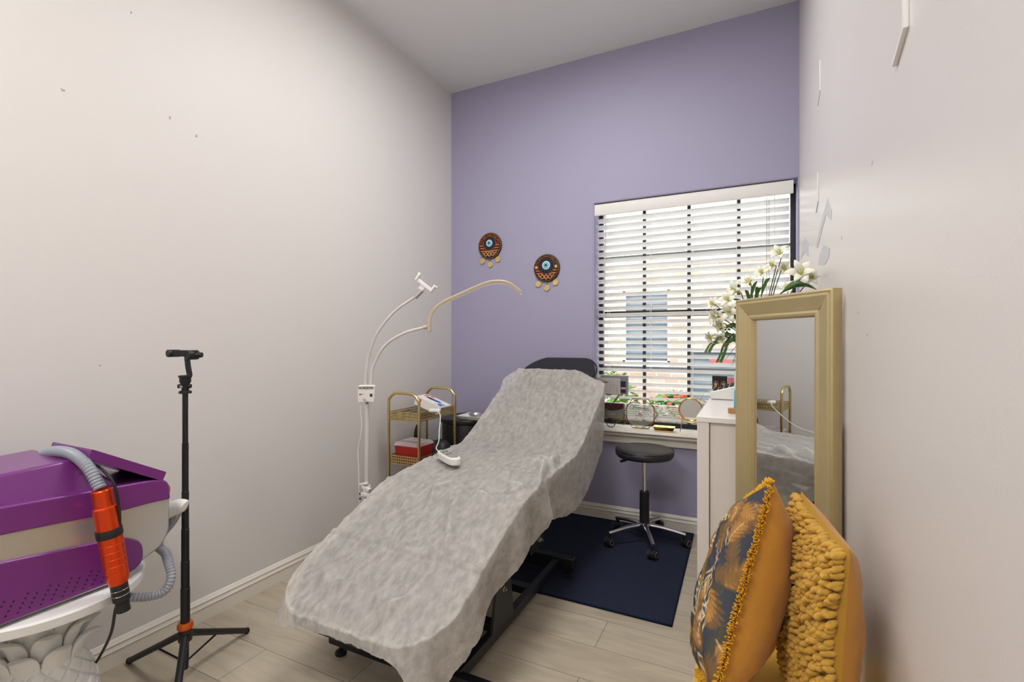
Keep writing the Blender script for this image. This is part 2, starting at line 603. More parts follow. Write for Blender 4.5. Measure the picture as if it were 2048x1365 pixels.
def text_mb(s, size, origin, xdir, ydir, depth=0.001, shear=0.0, align='CENTER', bold=0.0):
    cu = bpy.data.curves.new('tmp_text', 'FONT')
    cu.body = s
    cu.size = size
    cu.shear = shear
    cu.align_x = align
    cu.align_y = 'CENTER'
    cu.extrude = depth / 2
    cu.offset = bold
    cu.resolution_u = 3
    o = bpy.data.objects.new('tmp_text', cu)
    COL.objects.link(o)
    dg = bpy.context.evaluated_depsgraph_get()
    me = bpy.data.meshes.new_from_object(o.evaluated_get(dg))
    X = Vector(xdir).normalized()
    Yv = Vector(ydir).normalized()
    N = X.cross(Yv)
    mb = MB()
    mb.add([Vector(origin) + X * v.co.x + Yv * v.co.y + N * v.co.z for v in me.vertices], [tuple(p.vertices) for p in me.polygons])
    bpy.data.objects.remove(o)
    bpy.data.curves.remove(cu)
    bpy.data.meshes.remove(me)
    return mb

# ------------------------------------------------------------------ the room
XL, XR, YB, YF, ZC = -2.25, 0.27, 3.42, -1.0, 3.36  # most coordinates from here on were worked out from image pixel positions
WX0, WX1, WZ0, WZ1 = -1.02, 0.262, 0.635, 2.285     # window opening in the lilac wall
YO = 3.62                                            # outer face of that wall
struct(obj('floor', MB().bx(XL - .1, XR + .1, YF - .1, YO, -0.05, 0.0), M['floor'], smooth=0))
struct(obj('ceiling', MB().bx(XL - .1, XR + .1, YF - .1, YO, ZC, ZC + .08), M['ceiling'], smooth=0))
wall_left = struct(obj('wall_left', MB().bx(XL - .1, XL, YF - .1, YO, 0, ZC), M['white_wall'], smooth=0))
wall_right = struct(obj('wall_right', MB().bx(XR, XR + .1, YF - .1, YO, 0, ZC), M['right_wall'], smooth=0))
struct(obj('wall_front', MB().bx(XL, XR, YF - .1, YF, 0, ZC), M['white_wall'], smooth=0))
wb = MB()
wb.bx(XL, WX0, YB, YO, 0, ZC)
wb.bx(WX0, XR, YB, YO, WZ1, ZC)
wb.bx(WX0, XR, YB, YO, 0, WZ0)
wb.bx(WX1, XR, YB, YO, WZ0, WZ1)
struct(obj('wall_back', wb, M['purple_wall'], smooth=0))
# rounded bullnose bead round the opening
bn = MB()
bn.tube([(WX0 - .004, YB + .004, WZ0), (WX0 - .004, YB + .004, WZ1)], 0.009, 10)
bn.tube([(WX0 - .004, YB + .004, WZ1 + .002), (WX1, YB + .004, WZ1 + .002)], 0.009, 10)
struct(obj('trim_1', bn, M['purple_wall']))

BASE = [(0, 0), (0.013, 0), (0.013, 0.058), (0.017, 0.064), (0.013, 0.070), (0.011, 0.078), (0.014, 0.086), (0.008, 0.094), (0.004, 0.102), (0, 0.104)]
def baseboard(name, axis, sign, wall, a, b):
    mb = MB()
    if axis == 'y':
        mb.prism([(wall + sign * d, z) for d, z in BASE], 'y', a, b)
    else:
        mb.prism([(wall + sign * d, z) for d, z in BASE], 'x', a, b)
    return struct(obj(name, mb, M['trim'], smooth=25))
baseboard('baseboard_left', 'y', 1, XL, YF, YB - .013)
baseboard('baseboard_back', 'x', -1, YB, XL, XR)
baseboard('baseboard_right', 'y', -1, XR, YF, YB - .013)
baseboard('baseboard_front', 'x', 1, YF, XL + .014, XR - .014)

# window sill with its apron moulding
sill = MB()
sill.prism([(3.355, .640), (3.350, .648), (3.355, .662), (3.37, .666), (3.575, .666), (3.575, .636), (3.40, .636)], 'x', WX0 - .06, XR - .001)
struct(obj('trim_2', sill, M['trim'], smooth=25))
ap = MB()
ap.prism([(3.42, .636), (3.366, .636), (3.366, .622), (3.385, .612), (3.40, .600), (3.402, .585), (3.395, .580), (3.395, .566), (3.405, .560), (3.42, .560)], 'x', WX0 - .05, XR - .001)
struct(obj('trim_3', ap, M['trim'], smooth=25))

# window: black frame, muntins, meeting rail, panes
win = bpy.data.objects.new('window_1', None)
COL.objects.link(win)
win.location = (-.38, 3.58, .666)
struct(win)
wx = [-1.005, -.688, -.382, -.067, 0.25]
fr = MB()
fr.bx(WX0, WX0 + .03, 3.56, 3.60, .668, WZ1)
fr.bx(WX1 - .03, WX1, 3.56, 3.60, .668, WZ1)
fr.bx(WX0, WX1, 3.56, 3.60, WZ1 - .03, WZ1)
fr.bx(WX0, WX1, 3.56, 3.60, .668, .70)
obj('window_frame', fr, M['black_alu'], win, bevel=.002)
mr = MB()
mr.bx(WX0 + .03, WX1 - .03, 3.555, 3.60, 1.455, 1.475)
mr.bx(WX0 + .03, WX1 - .03, 3.56, 3.60, 1.487, 1.500)
obj('meeting_rail', mr, M['black_alu'], win, bevel=.002)
for x in wx[1:4]:
    obj('muntin', MB().bx(x - .011, x + .011, 3.57, 3.592, .70, WZ1 - .03), M['black_alu'], win)
for z in (1.085, 1.90):
    obj('muntin', MB().bx(WX0 + .03, WX1 - .03, 3.572, 3.590, z - .009, z + .009), M['grey_alu'], win)
obj('window_pane', MB().bx(WX0 + .03, WX1 - .03, 3.5795, 3.5825, .70, WZ1 - .03), M['glass'], win, smooth=0)

# old marks on the walls (part of the walls)
def wall_patch(name, x, pts, m, parent, sign, t=.0012):
    return obj(name, MB().prism(pts, 'x', x, x + sign * t), m, parent, smooth=0)
for pts in ([(2.21, 1.836), (2.322, 1.803), (2.44, 1.768), (2.588, 1.707), (2.53, 1.695), (2.415, 1.73), (2.265, 1.779), (2.121, 1.727), (2.109, 1.761)],
            [(3.078, 1.844), (3.25, 1.813), (3.309, 1.759), (3.105, 1.769), (2.9, 1.714), (2.90, 1.78)],
            [(2.322, 1.671), (2.447, 1.65), (2.498, 1.615), (2.293, 1.586), (2.184, 1.599), (2.158, 1.629)]):
    wall_patch('bare_patch', XR, pts, M['grey_patch'], wall_right, -1)
for (y, z, dy, dz) in ((1.076, 2.612, .012, .010), (.859, 2.197, .016, .010), (1.223, 2.247, .008, .016), (1.333, 2.209, .012, .012), (.972, 1.185, .008, .006), (1.30, .80, .006, .012)):
    pts = [(y + .7 * dy * math.cos(a) * random.uniform(.3, 1), z + .7 * dz * math.sin(a) * random.uniform(.5, 1)) for a in [k * PI / 4 for k in range(8)]]
    wall_patch('scuff_mark', XL, pts, M['scuff'], wall_left, 1, .0008)
for (y, z) in ((1.52, 1.30), (1.63, 1.36), (1.46, 1.72), (1.9, 1.62)):
    pts = [(y + .012 * math.cos(a) * random.uniform(.5, 1), z + .009 * math.sin(a) * random.uniform(.5, 1)) for a in [k * PI / 4 for k in range(8)]]
    wall_patch('filler_spot', XR, pts, M['grey_patch'], wall_right, -1, .0008)

# three bent white strips left on the right wall
def strip(label, y, z0, z1, yb, zb, t=.0022):
    mb = MB()
    mb.tube([(XR - t, y, z0), (XR - t, y, z1), (XR - t, yb, zb)], 0, flat=(t, .0055), up=(1, 0, 0))
    o = obj('wall_strip', mb, M['white_plastic'], loc=(XR, y, z1), bevel=.001)
    return tag(o, label, 'wall strip', 'bent white strips on the white wall')
strip('nearest bent white strip high on right wall, cut off by top of photo', 1.157, 2.06, 1.877, 1.235, 1.846, .0045)
strip('thin bent white strip on right wall, high beside the lilac corner', 2.431, 2.479, 2.351, 2.51, 2.32)
strip('bent white strip on right wall just above the grey bare patches', 2.50, 2.021, 1.895, 2.57, 1.865)

# second fill panel added to brighten the back; housings for both, out of view
area_light('fill_panel', (-0.95, 2.0, 3.30), (0, 0, 0), 0.58, 0.58, FILL_WATTS * .62, (1.0, 0.988, 0.972))
lp = thing('fill_panel_case', 'added fill light: flat white ceiling panel, out of view behind the camera', 'added fill light', (-1.0, -.6, ZC))
obj('frame', MB().bx(-1.6, -.4, -.91, -.29, ZC - .045, ZC - .001), M['white_plastic'], lp, bevel=.004)
lp2 = thing('fill_panel_case', 'added fill light: square white ceiling panel, out of view above the bed', 'added fill light', (-.95, 2.0, ZC))
obj('frame', MB().bx(-1.26, -.64, 1.69, 2.31, ZC - .045, ZC - .001), M['white_plastic'], lp2, bevel=.004)

# ------------------------------------------------------------------ treatment bed
BX = -1.20                    # bed axis
HW = 0.345                    # half width of the upholstery
YFOOT = 1.175
PROF = [(1.10, .300), (1.175, .338), (1.30, .398), (1.45, .466), (1.62, .540), (1.77, .600), (1.92, .625), (2.10, .640), (2.30, .652), (2.48, .664),
        (2.56, .690), (2.70, .770), (2.90, .886), (3.10, 1.002), (3.22, 1.065), (3.34, 1.125)]
def prof(y):
    if y <= PROF[0][0]:
        return PROF[0][1]
    for (a, za), (b, zb) in zip(PROF, PROF[1:]):
        if y <= b:
            return za + (zb - za) * (y - a) / (b - a)
    return PROF[-1][1]

def rrect(px, py, x0, x1, y0, y1, r):
    """signed distance to a rounded rectangle, and outward normal"""
    cx, cy = (x0 + x1) / 2, (y0 + y1) / 2
    hx, hy = (x1 - x0) / 2 - r, (y1 - y0) / 2 - r
    dx, dy = px - cx, py - cy
    qx, qy = abs(dx) - hx, abs(dy) - hy
    sx, sy = (1 if dx >= 0 else -1), (1 if dy >= 0 else -1)
    if qx > 0 and qy > 0:
        l = math.hypot(qx, qy)
        return l - r, (qx / l * sx, qy / l * sy)
    if qx > qy:
        return qx - r, (sx, 0.0)
    return qy - r, (0.0, sy)

def slab(name, y0, y1, hw, r, th, m, parent, taper=0.0, puff=0.012, zoff=0.0):
    """an upholstered pad following the bed's profile, rounded in plan and along its edges"""
    nu, nv = 40, max(16, int((y1 - y0) / .02))
    def outline(u, v):
        # map the unit square onto the rounded plan
        y = y0 + (y1 - y0) * v
        h = hw - taper * v
        for (ye, s) in ((y0, 1), (y1, -1)):
            d = (y - ye) * s
            if d < r:
                h = min(h, hw - taper * v - r + math.sqrt(max(0, r * r - (r - d) ** 2)))
        return BX + (u * 2 - 1) * h, y
    def edge(u, v):
        x, y = outline(u, v)
        a = min(u, 1 - u) * 2 * hw
        b = min(v, 1 - v) * (y1 - y0)
        k = min(a, b)
        e = .03
        return x, y, (0 if k >= e else -(e - math.sqrt(max(0, e * e - (e - k) ** 2))))
    mb = MB()
    def top(u, v):
        x, y, e = edge(u, v)
        return (x, y, prof(y) + e + zoff)
    def bot(u, v):
        x, y, e = edge(u, v)
        return (x, y, prof(y) - th - e + zoff)
    mb.grid(top, nu, nv)
    n0 = len(mb.v)
    mb.grid(bot, nu, nv)
    W = nu + 1
    ring = [i for i in range(nu)] + [j * W + nu for j in range(nv)] + [nv * W + i for i in range(nu, 0, -1)] + [j * W for j in range(nv, 0, -1)]
    for a, b in zip(ring, ring[1:] + ring[:1]):
        mb.f.append((a, b, b + n0, a + n0))
    return obj(name, mb, m, parent, smooth=50)

bed = thing('treatment_bed', 'black reclining treatment bed under the disposable sheet, in the middle of the room', 'bed', (BX, 2.1, 0))
slab('leg_cushion', YFOOT, 1.765, HW, .17, .075, M['black_vinyl'], bed)
slab('seat_cushion', 1.775, 2.505, HW, .03, .075, M['black_vinyl'], bed)
slab('backrest', 2.515, 3.085, HW, .13, .075, M['black_vinyl'], bed)
hr = slab('headrest', 3.055, 3.375, .31, .15, .085, M['black_vinyl'], bed, taper=.10, zoff=.035)
# piping round the head pad
pp = []
for k in range(40):
    v = k / 39
    y = 3.055 + .32 * v
    h = .31 - .10 * v
    d = min(y - 3.055, 3.375 - y)
    if d < .15:
        h = h - .15 + math.sqrt(max(0, .15 ** 2 - (.15 - d) ** 2))
    pp.append((h, y, prof(y) - .012 + .035))
ring = [(BX + h + .003, y, z) for h, y, z in pp] + [(BX - h - .003, y, z) for h, y, z in reversed(pp)]
obj('piping', MB().tube(ring, .006, 8, closed=True), M['black_vinyl'], hr)

uf = MB()     # steel under-frame carrying the pads
for x in (-.88, -1.52):
    uf.tube([(x, 1.30, prof(1.30) - .10), (x, 1.77, prof(1.77) - .105)], 0, flat=(.02, .013), up=(0, 0, 1))
    uf.tube([(x, 1.77, prof(1.77) - .105), (x, 2.50, prof(2.5) - .105)], 0, flat=(.02, .013), up=(0, 0, 1))
    uf.tube([(x, 2.52, prof(2.52) - .105), (x, 3.05, prof(3.05) - .105)], 0, flat=(.02, .013), up=(0, 0, 1))
for y in (1.34, 1.74, 2.1, 2.48, 3.0):
    uf.bx(-1.51, -.89, y - .015, y + .015, prof(y) - .12, prof(y) - .09)
obj('pad_frame', uf, M['black_metal'], bed, bevel=.003)
bs = MB()     # base on the floor
RX = (-.945, -1.455)
for x in RX:
    bs.bx(x - .017, x + .017, 1.47, 2.48, .052, .097)
bs.bx(-1.55, -.79, 1.445, 1.485, .040, .092)
bs.bx(-1.55, -.845, 2.455, 2.50, .040, .112)
bs.bx(-1.44, -.96, 2.12, 2.17, .055, .09)
bs.bx(-1.44, -.96, 1.78, 1.83, .055, .09)
obj('base_frame', bs, M['black_metal'], bed, bevel=.004)
for (x, y) in ((-1.50, 1.465), (-.83, 1.465), (-1.50, 2.478), (-.885, 2.478)):
    z0 = .0085 if y > 2.2 else .0
    f = obj('levelling_foot', MB().lathe([(.022, z0), (.024, z0 + .008), (.020, z0 + .014), (.007, z0 + .016), (.007, .045)], (x, y, 0), 18), M['rubber'], bed)
cl = MB()     # lift column and its side plates
cl.bx(-1.31, -1.09, 1.86, 2.04, .06, .42)
cl.bx(-1.29, -1.11, 1.88, 2.02, .42, .56)
obj('lift_column', cl, M['black_plastic'], bed, bevel=.006)
for x in (-.93, -1.47):
    pl = MB().prism([(1.70, .097), (1.90, .097), (1.87, .26), (1.84, .33), (1.76, .33), (1.735, .26)], 'x', x - .006, x + .006)
    pt = obj('side_plate', pl, M['black_metal'], bed, bevel=.002)
    s = 1 if x > -1.2 else -1
    obj('bolt', MB().cyl((x + s * .006, 1.785, .250), (x + s * .016, 1.785, .250), .012, 6).cyl((x + s * .006, 1.785, .250), (x + s * .026, 1.785, .250), .006, 10), M['steel'], pt)
    hp_ = MB().prism([(2.02, .30), (2.16, .30), (2.17, .40), (2.12, prof(2.1) - .1), (2.02, prof(2.05) - .1)], 'x', x + s * .03 - .005, x + s * .03 + .005)
    hg = obj('hinge_plate', hp_, M['black_metal'], bed, bevel=.002)
    obj('bolt', MB().cyl((x + s * .035, 2.10, .345), (x + s * .047, 2.10, .345), .014, 6).cyl((x + s * .03, 2.10, .345), (x + s * .06, 2.10, .345), .006, 10), M['steel'], hg)
ac = MB()     # scissor arms and gas strut
for x in (-1.0, -1.40):
    ac.tube([(x, 1.87, .29), (x, 2.46, prof(2.46) - .12)], 0, flat=(.022, .008), up=(0, 0, 1))
    ac.tube([(x, 2.10, .20), (x, 1.55, prof(1.55) - .12)], 0, flat=(.022, .008), up=(0, 0, 1))
ac.tube([(-1.2, 2.2, .30), (-1.2, 2.85, prof(2.85) - .12)], .014, 12)
obj('support_arm', ac, M['black_metal'], bed, bevel=.002)

# ------------------------------------------------------------------ disposable sheet
def gauss(x, s):
    return math.exp(-(x / s) ** 2)

def seg_ridge(w, s, a, b, width, amp):
    """a fold running from a to b in sheet coordinates, fading out at its ends"""
    ax, ay = a
    bx_, by = b
    dx, dy = bx_ - ax, by - ay
    L = math.hypot(dx, dy)
    t = ((w - ax) * dx + (s - ay) * dy) / (L * L)
    d = ((w - ax) * dy - (s - ay) * dx) / L
    d += .012 * math.sin(t * 7 + ax * 20)
    if t < -.25 or t > 1.25:
        return 0
    f = max(0, min(1, (t + .25) * 2)) * max(0, min(1, (1.25 - t) * 2))
    return amp * 1.9 * f * gauss(d, width * 1.25)

FOLDS = [((-.06, 1.80), (.02, 1.47), .016, .012), ((.06, 1.83), (.17, 1.50), .018, .016), ((.02, 1.90), (.06, 1.70), .012, .010),
         ((-.16, 1.72), (-.02, 1.52), .018, .010), ((.12, 1.86), (.2, 1.76), .014, .010), ((-.03, 1.95), (-.05, 1.75), .012, .010),
         ((.25, 2.25), (.38, 1.98), .016, .018), ((.2, 2.36), (.36, 2.20), .014, .014), ((.28, 2.42), (.34, 2.05), .012, .014),
         ((.12, 2.30), (.28, 2.26), .014, .009), ((.05, 2.12), (.22, 2.02), .016, .009), ((.22, 1.95), (.34, 1.90), .014, .012),
         ((-.18, 2.92), (.28, 2.98), .012, .006), ((.08, 2.74), (.30, 2.82), .010, .006), ((.18, 2.88), (.30, 2.70), .010, .006),
         ((-.25, 1.30), (-.05, 1.27), .02, .010), ((-.1, 1.36), (.08, 1.30), .02, .010), ((.02, 1.25), (.2, 1.28), .02, .010), ((-.3, 1.22), (-.2, 1.35), .02, .008),
         ((.1, 1.2), (.22, 1.4), .02, .010), ((-.2, 1.19), (.0, 1.22), .018, .008)]

def drop_right(s):
    pts = [(1.05, .12), (1.30, .15), (1.48, .16), (1.75, .185), (1.9, .215), (2.03, .170), (2.12, .20), (2.3, .25), (2.6, .28), (2.85, .30), (3.15, .31)]
    if s <= pts[0][0]:
        return pts[0][1]
    for (a, da), (b, db) in zip(pts, pts[1:]):
        if s <= b:
            return da + (db - da) * (s - a) / (b - a)
    return pts[-1][1]

def sheet_point(w_, s):
    hw = HW + .012
    d, n = rrect(w_, s, -hw, hw, YFOOT - .01, 5.0, .18)
    wr = 0.0
    for a, b, wd, am in FOLDS:
        wr += seg_ridge(w_, s, a, b, wd, am)
    nz = mnoise.fractal(Vector((w_ * 8, s * 6, 1.3)), 1.0, 2.0, 3)
    nz2 = mnoise.fractal(Vector((w_ * 26 + s * 6, s * 22, 4.3)), .8, 2.0, 3)
    lump = .003 if 1.5 < s < 2.6 else (.008 if s <= 1.5 else .0018)
    z = .006 + wr + abs(nz) * lump + abs(nz2) * .0010
    rg = 1 - abs(mnoise.noise(Vector((w_ * 4.2 + s * 1.5, s * 2.4 - w_ * 1.2, 6.1))))
    rg2 = 1 - abs(mnoise.noise(Vector((w_ * 7.5 - s * 3, s * 3.6, 2.7))))
    z += .0045 * max(0, rg) ** 18 + .003 * max(0, rg2) ** 20
    # packing creases across the sheet
    for sc_, am in ((1.46, .009), (1.80, .005), (2.14, .004), (2.86, .0045)):
        dd = s - sc_ + .03 * w_ + .004 * mnoise.noise(Vector((w_ * 9, sc_, 0)))
        z += am * (max(0, 1 - abs(dd - .010) / .018) - .55 * max(0, 1 - abs(dd + .005) / .008)) + .5 * am * gauss(dd, .03)
    for wc in (-.14, .14):
        z += .004 * gauss(w_ - wc, .006)
    # dip where the head pad meets the backrest
    z += .026 * gauss(s - 3.115, .022) * (1 if abs(w_) < .29 else 0.3) - .004 * gauss(s - 3.06, .018)
    if s > 2.995:
        z += .039 * min(1, (s - 2.995) / .04)
    z += (.010 * gauss(s - 2.985 - .015 * math.sin(w_ * 6), .008) + .008 * gauss(s - 2.955 + .03 * w_, .007)) * max(0, min(1, (.27 - abs(w_)) * 14))
    rr = .028
    if d <= 0:
        e = 0.0
        if d > -rr:
            k = d + rr
            e = -(rr - math.sqrt(max(0, rr * rr - k * k * .55))) * .5
        zz = prof(max(s, YFOOT)) + z + e
        return (BX + w_, s, zz)
    qx, qy = w_ - n[0] * d, s - n[1] * d
    per = qy * 1.0 + qx * .8
    e0 = -(rr - math.sqrt(rr * rr * .45)) * .5
    out = min(d, .012) * .8
    hang = max(0.0, d - .012)
    # loose folds that open out towards the hem
    wave = math.sin(per * 19 + 1.1) * .5 + math.sin(per * 31 + .4) * .10 + .5 * mnoise.noise(Vector((per * 6, d * 4, 9)))
    corner = abs(n[0] * n[1]) * 2
    flare = (.10 + .16 * corner) * hang + hang * wave * (.20 + .2 * corner)
    if n[0] > .8 and s > 2.05:
        flare = hang * (.05 + .03 * wave)
    out += flare
    dn = math.sqrt(max(0, hang * hang - min(hang * .95, abs(flare)) ** 2))
    zz = prof(max(qy, YFOOT)) + z * max(0, 1 - d * 14) + .004 + e0 - dn - d * .1 + nz2 * .006
    return (BX + qx + n[0] * out, qy + n[1] * out, max(.012, zz))

def sheet_fn(u, v):
    s_end = 3.165 - .23 * max(0, (u - .30) / .70) ** 1.35 - .13 * max(0, (.18 - u) / .18) ** 1.6
    s = 1.135 + (s_end - 1.135) * v
    wl = -(HW + .045)
    # ragged hem at the foot
    wr_ = HW + drop_right(s)
    w_ = wl + (wr_ - wl) * u
    s2 = s - (.012 * math.sin(u * 9) + .02 * gauss(u - .55, .2) + .11 * gauss(u - .93, .10)) * max(0, 1 - v * 9)
    return sheet_point(w_, s2)
sheet = obj('bed_sheet', MB().grid(sheet_fn, 230, 640), M['sheet'], loc=(BX, 2.1, .65), smooth=180)
tag(sheet, 'wrinkled translucent white disposable sheet draped over the treatment bed', 'sheet')

# remote control lying on the sheet, its cord running up to the cart
rc = thing('remote_control', 'white and grey handheld remote lying on the bed sheet, its cord reaching the gold cart', 'remote control', (-1.39, 2.085, .668))
R = Matrix.Rotation(math.radians(-34), 3, 'Z')
def rcv(f):
    mb = MB()
    f(mb)
    mb.v = [Vector((-1.39, 2.085, .660)) + R @ v for v in mb.v]
    return mb
def oval(L, W, z0, z1, n=28):
    pts = []
    for k in range(n):
        a = 2 * PI * k / n
        c, s = math.cos(a), math.sin(a)
        pts.append((L * math.copysign(abs(c) ** .55, c), W * math.copysign(abs(s) ** .8, s) * (1 + .12 * c)))
    return pts
obj('case', rcv(lambda b: b.prism(oval(.112, .034, 0, 0), 'z', .002, .040)), M['white_plastic'], rc, bevel=.008, bseg=3)
kp = obj('keypad', rcv(lambda b: b.prism(oval(.094, .026, 0, 0), 'z', .039, .0412)), M['grey_pad'], rc)
for (x, y) in ((-.050, .010), (-.042, -.010), (.0, .012), (.014, -.010)):
    obj('button', rcv(lambda b: b.box((x, y, .0418), (.016, .006, .0016))), M['ink'], kp)
obj('cord', MB().tube(spline([(-1.482, 2.147, .682), (-1.56, 2.22, .685), (-1.62, 2.33, .70), (-1.685, 2.43, .745), (-1.74, 2.52, .81), (-1.772, 2.54, .832)], 8), .0028, 8), M['white_plastic'], rc)
obj('plug', MB().box((-1.80, 2.545, .838), (.075, .032, .022), Matrix.Rotation(.25, 3, 'Z')), M['white_plastic'], rc, bevel=.007, bseg=3)

# ------------------------------------------------------------------ rug and stool
rug = thing('rug', 'navy blue low pile rug under the stool and the head end of the bed', 'rug', (-.95, 2.83, 0))
obj('pile', MB().prism([(-1.60, 2.265), (-.315, 2.255), (-.335, 3.39), (-1.60, 3.39)], 'z', .0, .008), M['navy_rug'], rug, smooth=0)
bd = MB().tube([(-1.60, 2.265, .005), (-.315, 2.255, .005), (-.335, 3.39, .005), (-1.60, 3.39, .005)], .006, 8, closed=True)
obj('binding', bd, M['navy_edge'], rug)

st = thing('rolling_stool', 'round black rolling stool with chrome star base on the navy rug', 'stool', (-.60, 3.12, .008))
sx, sy = -.60, 3.12
SM = Matrix.Rotation(0, 3, 'X')
seat = obj('seat', MB().lathe([(.0, .606), (.10, .607), (.150, .604), (.170, .598), (.178, .590), (.181, .578), (.178, .560), (.168, .548), (.12, .540), (0, .538)], (sx, sy, 0), 48), M['seat_vinyl'], st)
obj('piping', MB().torus((sx, sy, .592), .1785, .003, seg=56, sec=8), M['black_vinyl'], seat)
obj('swivel_plate', MB().lathe([(.0, .541), (.06, .541), (.055, .525), (.03, .515), (0, .512)], (sx, sy, 0), 24), M['black_plastic'], st)
obj('lever', MB().tube(spline([(sx - .03, sy - .02, .526), (sx - .09, sy - .05, .528), (sx - .135, sy - .075, .518)], 6), lambda t: .005 + .004 * (t > .6), 10), M['black_plastic'], st)
obj('piston', MB().cyl((sx, sy, .32), (sx, sy, .52), .0145, 24), M['chrome'], st)
obj('column', MB().lathe([(0, .118), (.030, .118), (.030, .325), (.026, .330), (0, .330)], (sx, sy, 0), 28), M['black_plastic'], st)
obj('hub', MB().lathe([(0, .098), (.036, .100), (.042, .112), (.040, .126), (.03, .132), (0, .132)], (sx, sy, 0), 28), M['chrome'], st)
for k, a in enumerate((-67, 5, 77, 149, 221)):
    a = math.radians(a)
    d = Vector((math.cos(a), math.sin(a), 0))
    o_ = Vector((sx, sy, 0))
    path = [o_ + d * .03 + V(0, 0, .116), o_ + d * .12 + V(0, 0, .108), o_ + d * .245 + V(0, 0, .085)]
    obj('leg', MB().tube(spline(path, 5), lambda t: .0155 - .004 * t, 12), M['chrome'], st)
    c = o_ + d * .238
    yaw = a + (-.6, .9, .3, -.4, .5)[k]
    e = Vector((math.cos(yaw), math.sin(yaw), 0))
    p = Vector((-e.y, e.x, 0))
    cc = c + e * .014 + V(0, 0, .036)
    cas = obj('castor', MB().cyl(c + V(0, 0, .084), c + V(0, 0, .060), .008, 10).tube([cc + p * -.006, cc + p * .006], .024, 20), M['black_plastic'], st, bevel=.002)
    wh = MB()
    for sgn in (-1, 1):
        wh.lathe([(0, .0), (.026, .0), (.028, .003), (.028, .015), (.022, .018), (0, .018)], cc + p * sgn * .006 - V(0, 0, .0), 22, axis=p * sgn)
    obj('wheel', wh, M['rubber'], cas)
    for sgn in (-1, 1):
        obj('tread_ring', MB().torus(cc + p * sgn * .0245, .017, .0032, axis=p, seg=22, sec=6), M['grey_rubber'], cas)

# ------------------------------------------------------------------ dresser and mirror
cb = thing('dresser', 'tall white laminate dresser against the right wall, beside the window', 'dresser', (.02, 2.75, 0))
obj('carcass', MB().bx(-.155, .255, 2.245, 3.19, 0.0, .93), M['cabinet'], cb, bevel=.002)
obj('worktop', MB().bx(-.208, .262, 2.227, 3.21, .930, .955), M['cabinet_top'], cb, bevel=.003)
obj('side_panel', MB().bx(-.205, -.157, 2.230, 2.248, 0.0, .930), M['cabinet'], cb, bevel=.002)
for k in range(4):
    z0 = .06 + k * .217
    dr = obj('drawer', MB().bx(-.205, -.157, 2.252, 3.205, z0, z0 + .205), M['cabinet'], cb, bevel=.002)
    obj('handle', MB().bx(-.220, -.205, 2.62, 2.82, z0 + .15, z0 + .162), M['steel'], dr, bevel=.003)

mo = V(.235, 1.813, 0)            # right front edge of the mirror
md = V(-.599, .8007, 0)            # along the mirror towards its left end
mn = V(-.8007, -.599, 0)           # its face
mirror = thing('standing_mirror', 'tall gold framed mirror leaning by the dresser behind the cushions', 'mirror', (.10, 2.0, 0))
MW, MH, FW = .480, 1.448, .088
def mp_(a, z, d):                 # a along, z up, d out of the face; leans back a touch
    return mo + md * a + mn * (d + .002 * (1 - z / MH)) + V(0, 0, z)
fm = MB()
prof_f = [(0, -.034), (0, .0), (.006, .004), (.012, .002), (.020, .004), (.066, -.010), (.074, -.006), (.082, -.008), (.088, -.020), (.088, -.034)]
def ring_pt(i, inset, d):
    a0, a1, z0, z1 = inset, MW - inset, inset, MH - inset
    return [mp_(a0, z0, d), mp_(a1, z0, d), mp_(a1, z1, d), mp_(a0, z1, d)][i]
for i in range(4):
    j = (i + 1) % 4
    vs = [ring_pt(i, a, d) for a, d in prof_f] + [ring_pt(j, a, d) for a, d in prof_f]
    n = len(prof_f)
    fm.add(vs, [(k, k + 1, n + k + 1, n + k) for k in range(n - 1)] + [(n - 1, 0, n, 2 * n - 1)])
obj('frame', fm, M['gold_frame'], mirror, smooth=25)
for i in range(4):               # mitre lines at the corners
    obj('mitre_joint', MB().tube([ring_pt(i, .012, .0025), ring_pt(i, .066, -.0095)], .0011, 6), M['dark_gold'], mirror)
gl = MB().add([mp_(FW - .004, FW - .004, -.022), mp_(MW - FW + .004, FW - .004, -.022), mp_(MW - FW + .004, MH - FW + .004, -.022), mp_(FW - .004, MH - FW + .004, -.022),
               mp_(FW - .004, FW - .004, -.026), mp_(MW - FW + .004, FW - .004, -.026), mp_(MW - FW + .004, MH - FW + .004, -.026), mp_(FW - .004, MH - FW + .004, -.026)],
              [(0, 1, 2, 3), (7, 6, 5, 4), (0, 4, 5, 1), (1, 5, 6, 2), (2, 6, 7, 3), (3, 7, 4, 0)])
obj('mirror_glass', gl, M['mirror'], mirror, smooth=0)

# ------------------------------------------------------------------ window blind
bl = thing('window_blind', 'white horizontal slat blind hanging in the window', 'blind', (-.385, 3.50, 2.28))
BX0, BX1 = -1.012, .222
obj('valance', MB().prism([(3.428, 2.192), (3.425, 2.20), (3.425, 2.262), (3.430, 2.272), (3.445, 2.276), (3.445, 2.192)], 'x', BX0 - .004, BX1 + .018), M['white_plastic'], bl, smooth=25)
obj('head_rail', MB().bx(BX0, BX1, 3.465, 3.525, 2.222, 2.278), M['white_plastic'], bl, bevel=.003)
tilt = math.radians(27)
def slat_mb():
    mb = MB()
    sec = []
    for k in range(7):
        a = (k / 6 - .5)
        sec.append((a * .050, .0022 * (1 - (2 * a) ** 2) + .0012))
    sec += [(p[0], p[1] - .0026) for p in reversed(sec)]
    pr = []
    for (a, b) in sec:
        # room edge up
        pr.append((a * math.cos(tilt) + b * math.sin(tilt), -a * math.sin(tilt) + b * math.cos(tilt)))
    return mb.prism(pr, 'x', BX0, BX1)
z_top, z_bot = 2.165, .872
ns = 27
first = None
